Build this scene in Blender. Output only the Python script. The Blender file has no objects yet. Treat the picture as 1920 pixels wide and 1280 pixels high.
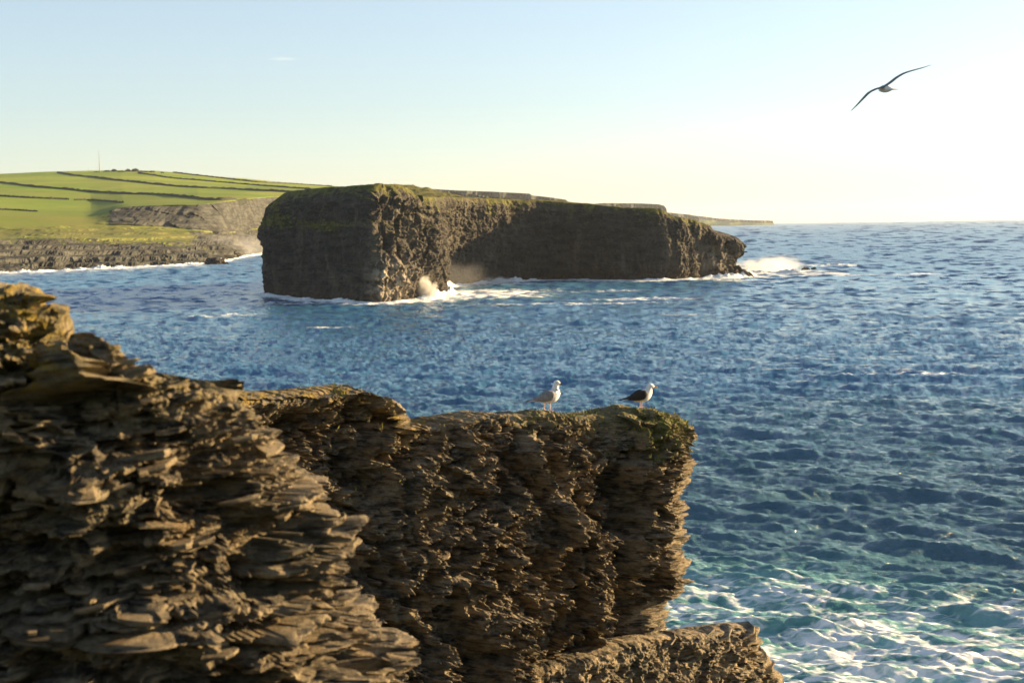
import bpy, math, random
import numpy as np
from mathutils import Matrix, Vector

rnd = random.Random(7)
rng = np.random.default_rng(7)
S = bpy.context.scene
COL = S.collection

# ---------------------------------------------------------------- camera
CAM_H = 20.0
FPX = 2667.0                      # focal length in pixels of the 1920 px wide photograph (50 mm)
PITCH = math.atan(217.0 / FPX)
ROLL = math.radians(0.85)
cp, sp = math.cos(PITCH), math.sin(PITCH)
F = np.array([0, cp, -sp]); R0 = np.array([1.0, 0, 0]); U0 = np.array([0, sp, cp])
RV = math.cos(ROLL) * R0 - math.sin(ROLL) * U0
UV = math.cos(ROLL) * U0 + math.sin(ROLL) * R0
CAM = np.array([0, 0, CAM_H])

cam_data = bpy.data.cameras.new('camera')
cam_data.sensor_width = 36.0
cam_data.lens = 36.0 * FPX / 1920.0
cam_data.clip_start = 0.1
cam_data.clip_end = 60000
cam_data.dof.use_dof = True
cam_data.dof.focus_distance = 45.0
cam_data.dof.aperture_fstop = 1.8
cam = bpy.data.objects.new('camera', cam_data)
COL.objects.link(cam)
M = Matrix(((RV[0], UV[0], -F[0], 0), (RV[1], UV[1], -F[1], 0), (RV[2], UV[2], -F[2], CAM_H), (0, 0, 0, 1)))
cam.matrix_world = M
S.camera = cam

# ---------------------------------------------------------------- sky and sun
SUN_AZ = math.radians(71)         # to the right of the view direction (+y)
SUN_EL = math.radians(13)
world = bpy.data.worlds.new('World'); S.world = world
world.use_nodes = True
wn = world.node_tree; wn.nodes.clear()
wo = wn.nodes.new('ShaderNodeOutputWorld'); wb = wn.nodes.new('ShaderNodeBackground')
sky = wn.nodes.new('ShaderNodeTexSky'); sky.sky_type = 'NISHITA'; sky.sun_disc = False
sky.sun_elevation = SUN_EL; sky.sun_rotation = SUN_AZ
sky.altitude = 0; sky.air_density = 1.0; sky.dust_density = 0.5; sky.ozone_density = 2.6
wb.inputs['Strength'].default_value = 0.061
hs = wn.nodes.new('ShaderNodeHueSaturation'); hs.inputs['Saturation'].default_value = 0.70
wn.links.new(sky.outputs[0], hs.inputs['Color']); wn.links.new(hs.outputs[0], wb.inputs[0]); wn.links.new(wb.outputs[0], wo.inputs[0])

sd = bpy.data.lights.new('sun', 'SUN'); sd.energy = 5.0; sd.angle = math.radians(0.53); sd.color = (1.0, 0.70, 0.35)
sun = bpy.data.objects.new('sun', sd); COL.objects.link(sun)
sdir = Vector((math.sin(SUN_AZ) * math.cos(SUN_EL), math.cos(SUN_AZ) * math.cos(SUN_EL), math.sin(SUN_EL)))
sun.rotation_euler = sdir.to_track_quat('Z', 'Y').to_euler()
sun.location = (200, 100, 120)

S.view_settings.view_transform = 'Standard'; S.view_settings.look = 'None'
S.view_settings.exposure = 1.9; S.view_settings.gamma = 1.0
S.view_settings.use_curve_mapping = False
S.render.engine = 'CYCLES'
S.cycles.use_denoising = True
S.cycles.max_bounces = 6; S.cycles.diffuse_bounces = 3; S.cycles.glossy_bounces = 3
S.cycles.volume_bounces = 1; S.cycles.transparent_max_bounces = 8
S.cycles.volume_max_steps = 128

# ---------------------------------------------------------------- helpers
def hy(px):
    """pixel row of the level line through the camera"""
    return 640 - (217.0 / math.cos(ROLL)) - (px - 960) * math.tan(ROLL)

def at(px, py, D):
    """the point seen at pixel px,py whose depth (world y) is D"""
    d = F + (px - 960) / FPX * RV - (py - 640) / FPX * UV
    return CAM + d * (D / d[1])

def on_sea(px, py):
    d = F + (px - 960) / FPX * RV - (py - 640) / FPX * UV
    return CAM + d * (-CAM_H / d[2])

GR = np.array([[1,1,0],[-1,1,0],[1,-1,0],[-1,-1,0],[1,0,1],[-1,0,1],[1,0,-1],[-1,0,-1],
               [0,1,1],[0,-1,1],[0,1,-1],[0,-1,-1],[1,1,0],[-1,1,0],[0,-1,1],[0,-1,-1]], dtype=np.float32)

def hsh(ix, iy, iz, seed):
    with np.errstate(over='ignore'):
        h = (ix.astype(np.uint32) * np.uint32(374761393) + iy.astype(np.uint32) * np.uint32(668265263)
             + iz.astype(np.uint32) * np.uint32(2147483647 - 58) + np.uint32((seed * 974634777) & 0xffffffff))
        h = (h ^ (h >> np.uint32(13))) * np.uint32(1274126177)
        h = (h ^ (h >> np.uint32(15))) * np.uint32(2246822519)
        return h ^ (h >> np.uint32(16))

def noise(x, y, z, seed=0):
    x, y, z = np.broadcast_arrays(np.asarray(x, np.float32), np.asarray(y, np.float32), np.asarray(z, np.float32))
    fx, fy, fz = np.floor(x), np.floor(y), np.floor(z)
    ix, iy, iz = fx.astype(np.int64), fy.astype(np.int64), fz.astype(np.int64)
    x, y, z = x - fx, y - fy, z - fz
    u, v, w = x*x*x*(x*(x*6-15)+10), y*y*y*(y*(y*6-15)+10), z*z*z*(z*(z*6-15)+10)
    def g(a, b, c):
        q = GR[hsh(ix + a, iy + b, iz + c, seed) & np.uint32(15)]
        return q[..., 0]*(x-a) + q[..., 1]*(y-b) + q[..., 2]*(z-c)
    def lp(a, b, t): return a + (b - a) * t
    return lp(lp(lp(g(0,0,0), g(1,0,0), u), lp(g(0,1,0), g(1,1,0), u), v),
              lp(lp(g(0,0,1), g(1,0,1), u), lp(g(0,1,1), g(1,1,1), u), v), w)

def fbm(x, y, z, octv=4, seed=0, gain=0.5, ridged=False):
    s = 0; a = 1.0; f = 1.0
    for i in range(octv):
        n = noise(x*f, y*f, z*f, seed + i*13)
        if ridged: n = 0.5 - 2*np.abs(n)
        s = s + a*n; a *= gain; f *= 2.03
    return s

def worley(x, y, z, seed=0):
    """distance to the nearest and the second nearest feature point"""
    fx, fy, fz = np.floor(x), np.floor(y), np.floor(z)
    ix, iy, iz = fx.astype(np.int64), fy.astype(np.int64), fz.astype(np.int64)
    d1 = np.full(x.shape, 9.0, np.float32); d2 = d1.copy()
    for a in (-1, 0, 1):
        for b in (-1, 0, 1):
            for c in (-1, 0, 1):
                h = hsh(ix+a, iy+b, iz+c, seed)
                px = a + (h & np.uint32(1023)) / 1023.0 - (x - fx)
                py = b + ((h >> np.uint32(10)) & np.uint32(1023)) / 1023.0 - (y - fy)
                pz = c + ((h >> np.uint32(20)) & np.uint32(1023)) / 1023.0 - (z - fz)
                d = px*px + py*py + pz*pz
                d2 = np.minimum(d2, np.maximum(d1, d)); d1 = np.minimum(d1, d)
    return np.sqrt(d1), np.sqrt(d2)

def blocks(u, v, w, seed, warp=0.0):
    """a random value for each cell of a broken-up lattice, and the distance to the cell's edge"""
    if warp:
        q = fbm(u*1.7, v*1.7, w*1.7 + 5, 2, seed+50); u = u + warp*q; v = v - warp*q
    fx, fy = np.floor(u), np.floor(v); ix, iy = fx.astype(np.int64), fy.astype(np.int64)
    d1 = np.full(u.shape, 9.0, np.float32); d2 = d1.copy(); val = np.zeros(u.shape, np.float32)
    for a in (-1, 0, 1):
        for b in (-1, 0, 1):
            h = hsh(ix+a, iy+b, ix*0 + int(seed), seed)
            px = a + 0.1 + 0.8*(h & np.uint32(1023))/1023.0 - (u - fx); py = b + 0.1 + 0.8*((h >> np.uint32(10)) & np.uint32(1023))/1023.0 - (v - fy)
            d = np.abs(px)*0.75 + np.abs(py)*0.75 + 0.35*np.sqrt(px*px + py*py)
            m = d < d1
            d2 = np.where(m, d1, np.minimum(d2, d)); d1 = np.where(m, d, d1); val = np.where(m, ((h >> np.uint32(20)) & np.uint32(1023))/1023.0, val)
    return val - 0.5, d2 - d1

def sstep(a, b, x):
    t = np.clip((x - a) / (b - a), 0, 1)
    return t*t*(3 - 2*t)

def interp(x, pts):
    pts = sorted(pts)
    return np.interp(x, [p[0] for p in pts], [p[1] for p in pts])

def link(o, parent=None, label=None, cat=None, group=None, kind=None):
    if o.name not in COL.objects: COL.objects.link(o)
    if parent is not None: o.parent = parent
    if label: o['label'] = label
    if cat: o['category'] = cat
    if group: o['group'] = group
    if kind: o['kind'] = kind
    return o

def mesh_np(name, V, Q, mat=None, smooth=False, attrs=None):
    """V (n,3); Q (m,4) or (m,3)"""
    me = bpy.data.meshes.new(name)
    V = np.ascontiguousarray(V, np.float32).reshape(-1, 3); Q = np.ascontiguousarray(Q, np.int32)
    k = Q.shape[1]
    me.vertices.add(len(V)); me.vertices.foreach_set('co', V.ravel())
    me.loops.add(Q.size); me.loops.foreach_set('vertex_index', Q.ravel())
    me.polygons.add(len(Q)); me.polygons.foreach_set('loop_start', np.arange(0, Q.size, k, dtype=np.int32))
    me.polygons.foreach_set('use_smooth', np.full(len(Q), smooth, dtype=bool))
    me.update(calc_edges=True)
    for an, av in (attrs or {}).items():
        av = np.ascontiguousarray(av, np.float32)
        if av.size == len(V):
            at_ = me.attributes.new(an, 'FLOAT', 'POINT'); at_.data.foreach_set('value', av.ravel())
        else:
            at_ = me.attributes.new(an, 'FLOAT_VECTOR', 'POINT'); at_.data.foreach_set('vector', av.ravel())
    if mat: me.materials.append(mat)
    return me

def grid_quads(nr, nc, closed=False, flip=False):
    r = np.arange(nr - 1)[:, None]; c = np.arange(nc if closed else nc - 1)[None, :]
    c1 = (c + 1) % nc
    q = np.stack([r*nc + c, r*nc + c1, (r+1)*nc + c1, (r+1)*nc + c], -1).reshape(-1, 4)
    return q[:, ::-1] if flip else q

def grid_normals(P, closed=False):
    if closed:
        du = np.roll(P, -1, 1) - np.roll(P, 1, 1)
    else:
        du = np.gradient(P, axis=1)
    dv = np.gradient(P, axis=0)
    n = np.cross(du, dv)
    return n / np.maximum(np.linalg.norm(n, axis=-1, keepdims=True), 1e-9)

# ---------------------------------------------------------------- material helpers
class NT:
    def __init__(s, name):
        s.m = bpy.data.materials.new(name); s.m.use_nodes = True
        s.t = s.m.node_tree; s.t.nodes.clear()
        s.out = s.n('ShaderNodeOutputMaterial')
    def n(s, typ, **kw):
        nd = s.t.nodes.new(typ)
        for k, v in kw.items():
            if k.startswith('i_'):
                key = k[2:]
                key = int(key) if key.isdigit() else key.replace('_', ' ')
                s.set(nd.inputs[key], v)
            else: setattr(nd, k, v)
        return nd
    def set(s, sock, v):
        if hasattr(v, 'is_output') or isinstance(v, bpy.types.NodeSocket): s.t.links.new(v, sock)
        else: sock.default_value = v
    def math(s, op, a, b=0.0, c=None, clamp=False):
        nd = s.n('ShaderNodeMath', operation=op, use_clamp=clamp)
        s.set(nd.inputs[0], a); s.set(nd.inputs[1], b)
        if c is not None: s.set(nd.inputs[2], c)
        return nd.outputs[0]
    def map(s, v, a, b, c=0.0, d=1.0, smooth=True):
        nd = s.n('ShaderNodeMapRange', interpolation_type='SMOOTHSTEP' if smooth else 'LINEAR')
        s.set(nd.inputs[0], v); s.set(nd.inputs[1], a); s.set(nd.inputs[2], b); s.set(nd.inputs[3], c); s.set(nd.inputs[4], d)
        return nd.outputs[0]
    def mix(s, f, a, b):
        nd = s.n('ShaderNodeMix', data_type='RGBA')
        s.set(nd.inputs[0], f); s.set(nd.inputs[6], a); s.set(nd.inputs[7], b)
        return nd.outputs[2]
    def pos(s):
        return s.n('ShaderNodeNewGeometry').outputs['Position']
    def scale(s, v, sx, sy, sz):
        nd = s.n('ShaderNodeVectorMath', operation='MULTIPLY'); s.set(nd.inputs[0], v); nd.inputs[1].default_value = (sx, sy, sz)
        return nd.outputs[0]
    def noise(s, vec, sc, detail=4.0, rough=0.55, dist=0.0):
        nd = s.n('ShaderNodeTexNoise'); s.set(nd.inputs['Vector'], vec)
        nd.inputs['Scale'].default_value = sc; nd.inputs['Detail'].default_value = detail
        nd.inputs['Roughness'].default_value = rough; nd.inputs['Distortion'].default_value = dist
        return nd.outputs[0]
    def attr(s, name):
        return s.n('ShaderNodeAttribute', attribute_name=name)
    def bump(s, h, strength, dist, normal=None):
        nd = s.n('ShaderNodeBump'); s.set(nd.inputs['Height'], h)
        nd.inputs['Strength'].default_value = strength; nd.inputs['Distance'].default_value = dist
        if normal is not None: s.set(nd.inputs['Normal'], normal)
        return nd.outputs[0]
    def bsdf(s, color, rough=0.8, normal=None, spec=0.3):
        b = s.n('ShaderNodeBsdfPrincipled')
        s.set(b.inputs['Base Color'], color); s.set(b.inputs['Roughness'], rough)
        s.set(b.inputs['Specular IOR Level'], spec)
        if normal is not None: s.set(b.inputs['Normal'], normal)
        return b
    def done(s, sh):
        s.t.links.new(sh, s.out.inputs[0]); return s.m

def c4(r, g, b): return (r, g, b, 1.0)

def simple(name, col, rough=0.7, var=0.25, sc=20.0, spec=0.3):
    n = NT(name)
    v = n.noise(n.pos(), sc, 3)
    c = n.mix(n.map(v, 0.3, 0.7), c4(*[k*(1-var) for k in col]), c4(*[min(1, k*(1+var)) for k in col]))
    return n.done(n.bsdf(c, rough, None, spec).outputs[0])

# ---------------------------------------------------------------- materials
def mat_near_rock():
    n = NT('bedded_siltstone')
    p = n.pos()
    big = n.noise(p, 0.9, 4); mid = n.noise(n.scale(p, 1, 1, 3.5), 3.2, 5, 0.6); fine = n.noise(p, 26, 4, 0.65)
    lam = n.noise(n.scale(p, 0.6, 0.6, 9.0), 5.0, 3, 0.5)
    c = n.mix(n.map(mid, 0.36, 0.62), c4(0.024, 0.023, 0.021), c4(0.27, 0.218, 0.14))
    c = n.mix(n.map(lam, 0.45, 0.7, 0, 0.6), c, c4(0.31, 0.255, 0.17))
    c = n.mix(n.map(fine, 0.5, 0.72, 0, 0.5), c, c4(0.022, 0.021, 0.019))
    c = n.mix(n.map(n.noise(p, 1.9, 5, 0.6), 0.53, 0.68, 0, 0.5), c, c4(0.17, 0.11, 0.045))
    c = n.mix(n.map(n.noise(n.scale(p, 2.0, 2.0, 0.35), 1.1, 4, 0.6), 0.58, 0.70, 0, 0.55), c, c4(0.03, 0.033, 0.024))
    c = n.mix(n.map(big, 0.52, 0.68, 0, 0.35), c, c4(0.075, 0.08, 0.055))
    # lichen and moss, on patches facing upwards
    nz = n.n('ShaderNodeSeparateXYZ'); n.set(nz.inputs[0], n.n('ShaderNodeNewGeometry').outputs['Normal'])
    lich = n.attr('lichen').outputs['Fac']; moss = n.attr('moss').outputs['Fac']
    lf = n.math('MULTIPLY', lich, n.map(n.noise(p, 7, 5, 0.7), 0.44, 0.58))
    c = n.mix(n.math('MULTIPLY', lf, 0.9), c, n.mix(n.map(fine, 0.4, 0.6), c4(0.16, 0.125, 0.03), c4(0.34, 0.22, 0.025)))
    mf = n.math('MULTIPLY', moss, n.map(n.noise(p, 5, 5, 0.7), 0.38, 0.56))
    c = n.mix(n.math('MULTIPLY', mf, 0.9), c, n.mix(n.map(fine, 0.4, 0.62), c4(0.045, 0.056, 0.010), c4(0.17, 0.17, 0.03)))
    drop = n.map(n.noise(p, 11, 2, 0.5), 0.765, 0.79)
    c = n.mix(n.math('MULTIPLY', drop, n.map(n.noise(p, 0.8, 2), 0.45, 0.55)), c, c4(0.65, 0.63, 0.58))
    h = n.math('ADD', n.math('MULTIPLY', n.noise(p, 34, 6, 0.7), 1.0), n.math('MULTIPLY', lam, 0.8))
    b = n.bsdf(c, 0.82, n.bump(h, 1.0, 0.045), 0.25)
    return n.done(b.outputs[0])

def mat_far_rock():
    """layered dark cliff with grass where the attribute grass is high"""
    n = NT('dark_cliff_rock')
    p = n.pos()
    strat = n.noise(n.scale(p, 0.16, 0.16, 0.9), 0.7, 5, 0.6)
    v = n.noise(n.scale(p, 1, 1, 0.35), 0.22, 6, 0.65)
    f = n.noise(p, 1.1, 6, 0.7)
    c = n.mix(n.map(strat, 0.35, 0.65), c4(0.028, 0.027, 0.025), c4(0.06, 0.054, 0.046))
    c = n.mix(n.map(v, 0.48, 0.70, 0, 0.38), c, c4(0.20, 0.17, 0.12))
    c = n.mix(n.map(f, 0.5, 0.7, 0, 0.5), c, c4(0.024, 0.023, 0.021))
    wet = n.n('ShaderNodeSeparateXYZ'); n.set(wet.inputs[0], p)
    z = n.math('ADD', wet.outputs[2], n.math('MULTIPLY', n.noise(p, 0.3, 3), 4.0))
    c = n.mix(n.map(z, 3.0, 7.0, 0.55, 0.0), c, c4(0.04, 0.03, 0.024))
    g = n.attr('grass').outputs['Fac']
    gm = n.map(n.math('ADD', g, n.math('MULTIPLY', n.math('SUBTRACT', f, 0.5), 1.3)), 0.42, 0.62)
    gv = n.noise(p, 0.5, 5, 0.65)
    gc = n.mix(n.map(gv, 0.35, 0.65), c4(0.045, 0.055, 0.013), c4(0.12, 0.11, 0.03))
    c = n.mix(gm, c, gc)
    c = n.mix(n.math('MULTIPLY', n.attr('pale').outputs['Fac'], n.map(n.noise(p, 0.35, 5, 0.65), 0.35, 0.6)), c, c4(0.42, 0.365, 0.28))  # sunlit brightness painted into the rock colour where the mask is high
    h = n.math('ADD', n.noise(p, 1.6, 6, 0.7), n.math('MULTIPLY', strat, 0.25))
    return n.done(n.bsdf(c, 0.9, n.bump(h, 0.5, 0.35), 0.2).outputs[0])

def mat_headland():
    n = NT('coastal_pasture')
    p = n.pos()
    rock = n.attr('rock').outputs['Fac']; tan = n.attr('tan').outputs['Fac']
    a = n.noise(p, 0.006, 5, 0.6); b = n.noise(p, 0.05, 6, 0.7); s_ = n.noise(n.scale(p, 0.25, 1, 1), 0.02, 5, 0.6)
    g = n.mix(n.map(a, 0.38, 0.62), c4(0.135, 0.225, 0.024), c4(0.215, 0.275, 0.036))
    g = n.mix(n.map(s_, 0.48, 0.62, 0, 0.75), g, c4(0.25, 0.235, 0.06))
    g = n.mix(n.map(n.noise(n.scale(p, 0.5, 1, 0), 0.0035, 2), 0.45, 0.55, 0, 0.35), g, c4(0.12, 0.17, 0.03))
    g = n.mix(n.map(b, 0.5, 0.72, 0, 0.45), g, c4(0.075, 0.105, 0.015))
    g = n.mix(tan, g, n.mix(n.map(b, 0.35, 0.65), c4(0.10, 0.11, 0.035), c4(0.17, 0.155, 0.055)))
    st = n.noise(n.scale(p, 0.1, 0.1, 1.0), 0.45, 5, 0.65); rv = n.noise(n.scale(p, 1, 0.6, 0.22), 0.11, 6, 0.7)
    r = n.mix(n.map(st, 0.35, 0.65), c4(0.034, 0.036, 0.034), c4(0.092, 0.094, 0.082))
    r = n.mix(n.map(rv, 0.46, 0.64, 0, 0.85), r, c4(0.032, 0.031, 0.029))
    r = n.mix(n.map(b, 0.58, 0.7, 0, 0.6), r, c4(0.12, 0.125, 0.035))
    rm = n.map(n.math('ADD', rock, n.math('MULTIPLY', n.math('SUBTRACT', n.noise(p, 0.07, 6, 0.7), 0.5), 1.2)), 0.42, 0.6)
    c = n.mix(rm, g, r)
    h = n.math('MULTIPLY', n.noise(p, 0.3, 6, 0.7), n.math('ADD', rm, 0.15))
    return n.done(n.bsdf(c, 0.95, n.bump(h, 0.7, 1.6), 0.1).outputs[0])

def mat_sea():
    n = NT('sea_water')
    p = n.pos()
    nrm = n.attr('wave_normal').outputs['Vector']
    foam = n.attr('foam').outputs['Fac']; teal_amt = n.attr('aerated_crestlit').outputs['Fac']
    w1 = n.n('ShaderNodeTexNoise'); n.set(w1.inputs['Vector'], p); w1.inputs['Scale'].default_value = 0.35; w1.inputs['Detail'].default_value = 4
    wv = n.n('ShaderNodeVectorMath', operation='MULTIPLY_ADD'); n.set(wv.inputs[0], w1.outputs[1]); wv.inputs[1].default_value = (2.6, 2.6, 0); n.set(wv.inputs[2], p)
    wp = wv.outputs[0]
    lace = n.n('ShaderNodeTexVoronoi', feature='DISTANCE_TO_EDGE'); n.set(lace.inputs['Vector'], n.scale(wp, 0.30, 0.80, 0)); lace.inputs['Scale'].default_value = 0.8
    l1 = n.map(lace.outputs[0], 0.0, 0.30, 1.0, 0.0)
    lace2 = n.n('ShaderNodeTexVoronoi', feature='DISTANCE_TO_EDGE'); n.set(lace2.inputs['Vector'], n.scale(wp, 0.30, 0.80, 0)); lace2.inputs['Scale'].default_value = 2.7
    l2 = n.map(lace2.outputs[0], 0.0, 0.32, 1.0, 0.0)
    cl = n.noise(n.scale(wp, 0.5, 1.25, 1), 0.6, 8, 0.7)
    pat = n.math('ADD', n.math('MULTIPLY', cl, 1.05), n.math('ADD', n.math('MULTIPLY', l1, 0.32), n.math('MULTIPLY', l2, 0.20)))
    thr = n.math('SUBTRACT', 1.23, n.math('MULTIPLY', foam, 0.85))
    fm = n.map(n.math('SUBTRACT', pat, thr), -0.04, 0.33, 0.0, 0.97)
    deep = n.mix(n.map(n.noise(p, 0.02, 3), 0.35, 0.65), c4(0.038, 0.135, 0.260), c4(0.047, 0.158, 0.295))
    deep = n.mix(n.attr('turbid').outputs['Fac'], deep, c4(0.054, 0.132, 0.178))
    teal = n.mix(n.map(n.noise(wp, 0.3, 4), 0.35, 0.7), c4(0.07, 0.24, 0.23), c4(0.28, 0.56, 0.54))
    base = n.mix(teal_amt, deep, teal)
    rip = n.math('MULTIPLY', n.noise(n.scale(p, 0.6, 1.3, 1.0), 1.0, 7, 0.72), n.math('SUBTRACT', 1.0, n.attr('far').outputs['Fac']))
    nb = n.bump(rip, 1.0, 0.35, nrm)
    wat = n.n('ShaderNodeBsdfPrincipled')
    n.set(wat.inputs['Base Color'], base); n.set(wat.inputs['Roughness'], n.map(n.attr('far').outputs['Fac'], 0, 1, 0.09, 0.32, False)); wat.inputs['IOR'].default_value = 1.333
    n.set(wat.inputs['Normal'], nb)
    fd = n.bsdf(c4(0.80, 0.82, 0.82), 0.9, n.bump(cl, 0.6, 0.25, nrm), 0.2)
    mx = n.n('ShaderNodeMixShader'); n.set(mx.inputs[0], fm); n.t.links.new(wat.outputs[0], mx.inputs[1]); n.t.links.new(fd.outputs[0], mx.inputs[2])
    return n.done(mx.outputs[0])

M_ROCK = mat_near_rock(); M_FAR = mat_far_rock(); M_LAND = mat_headland(); M_SEA = mat_sea()

# ---------------------------------------------------------------- island outline (needed by the sea for surf)
ISL = [(-75, 437), (-64, 414), (-49, 392), (-37, 379.5), (-31, 383), (-24, 396), (-19.5, 410), (-20, 428), (-24, 448), (-25, 466), (-18, 486),
       (-4, 506), (10, 518), (24, 519), (34, 510), (46, 503), (60, 506), (70, 513), (81, 517), (87, 527), (88, 540),
       (82, 556), (50, 572), (10, 572), (-30, 545), (-60, 500), (-73, 462)]

def closed_spline(pts, n_per=40):
    p = np.array(pts, float); n = len(p); out = []
    for i in range(n):
        p0, p1, p2, p3 = p[i-1], p[i], p[(i+1) % n], p[(i+2) % n]
        t = np.linspace(0, 1, n_per, endpoint=False)[:, None]
        out.append(0.5*((2*p1) + (-p0+p2)*t + (2*p0-5*p1+4*p2-p3)*t*t + (-p0+3*p1-3*p2+p3)*t**3))
    return np.concatenate(out)

ISL_S = closed_spline(ISL, 30)

# ---------------------------------------------------------------- the left headland's profile
HEAD = {  # px: rows of (py, depth); depth of the shore follows from the sea level
 -260: (522, (498, 30), (464, 80), (454, 140), (445, 240), (436, 300), (414, 330), (385, 1250), (353, 1700), (333, 2300)),
 -100: (516, (493, 30), (460, 80), (451, 140), (442, 240), (431, 300), (408, 330), (380, 1280), (350, 1700), (330, 2300)),
 0:   (511, (488, 30), (455, 80), (447, 150), (438, 260), (425, 300), (405, 330), (380, 1300), (350, 1750), (328, 2300)),
 100: (507, (485, 35), (452, 90), (446, 150), (437, 250), (424, 290), (406, 320), (382, 1350), (348, 1800), (323, 2400)),
 180: (503, (485, 35), (460, 100), (446, 170), (436, 250), (421, 290), (404, 312), (382, 1400), (346, 1850), (321, 2500)),
 240: (501, (484, 40), (463, 110), (448, 180), (435, 250), (421, 285), (388, 292), (376, 1400), (346, 1850), (320, 2500)),
 300: (498, (484, 40), (464, 100), (446, 190), (434, 250), (425, 275), (385, 282), (372, 1420), (346, 1900), (321, 2500)),
 380: (494, (483, 40), (468, 110), (453, 180), (442, 230), (432, 255), (384, 262), (365, 1500), (348, 1950), (328, 2500)),
 430: (488, (478, 45), (467, 100), (457, 160), (447, 210), (437, 235), (378, 242), (362, 1600), (350, 2000), (333, 2500)),
 470: (479, (470, 40), (462, 90), (455, 140), (446, 190), (431, 230), (373, 240), (360, 1650), (351, 2050), (336, 2500)),
 520: (472, (464, 40), (456, 90), (450, 140), (440, 190), (427, 230), (369, 240), (358, 1750), (352, 2050), (341, 2550)),
 640: (466, (459, 40), (452, 90), (446, 140), (437, 190), (425, 230), (367, 240), (359, 1900), (355, 2150), (350, 2600)),
}
def shore_D(px):
    y = np.interp(px, list(HEAD), [HEAD[k][0] for k in HEAD])
    return CAM_H * FPX / (y - (640 - 217.0/math.cos(ROLL) - (px - 960)*math.tan(ROLL)))

# ---------------------------------------------------------------- sea
def ocean_tile(N, L, seed, lmin, lmax, rms, wind, spread):
    r = np.random.default_rng(seed)
    k1 = 2*np.pi*np.fft.fftfreq(N, L/N); kx, ky = np.meshgrid(k1, k1)
    k = np.hypot(kx, ky); k[0, 0] = 1e-6
    c = (kx*wind[0] + ky*wind[1]) / k
    peak = 2*np.pi/lmax
    amp = k**-2.0 * np.exp(-0.6*(peak/k)**2) * (np.abs(c)**spread*0.9 + 0.1) * np.where(c < 0, 0.35, 1)
    amp *= np.exp(-(k*lmin/(2*np.pi))**2)
    amp[0, 0] = 0
    H = (r.normal(size=(N, N)) + 1j*r.normal(size=(N, N))) * amp
    h = np.fft.ifft2(H).real
    s = rms / h.std(); H = H*s
    f = lambda X: np.fft.ifft2(X).real
    return dict(N=N, L=L, h=f(H), dx=f(-1j*kx/k*H), dy=f(-1j*ky/k*H), sx=f(1j*kx*H), sy=f(1j*ky*H),
                jxx=f(kx*kx/k*H), jyy=f(ky*ky/k*H))

def sample(T, x, y, keys):
    N, L = T['N'], T['L']
    u = (x / L) % 1.0 * N; v = (y / L) % 1.0 * N
    i = np.floor(u).astype(int); j = np.floor(v).astype(int); a = u - i; b = v - j
    i0, j0, i1, j1 = i % N, j % N, (i+1) % N, (j+1) % N
    out = []
    for kk in keys:
        A = T[kk]
        out.append((A[j0, i0]*(1-a) + A[j0, i1]*a)*(1-b) + (A[j1, i0]*(1-a) + A[j1, i1]*a)*b)
    return out

def poly_dist(x, y, poly):
    """distance of points to a closed polyline"""
    d = np.full(x.shape, 1e9)
    for i in range(len(poly)):
        a = poly[i]; b = poly[(i+1) % len(poly)]
        e = b - a; t = np.clip(((x-a[0])*e[0] + (y-a[1])*e[1]) / max(e @ e, 1e-9), 0, 1)
        d = np.minimum(d, np.hypot(x-a[0]-t*e[0], y-a[1]-t*e[1]))
    return d

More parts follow.
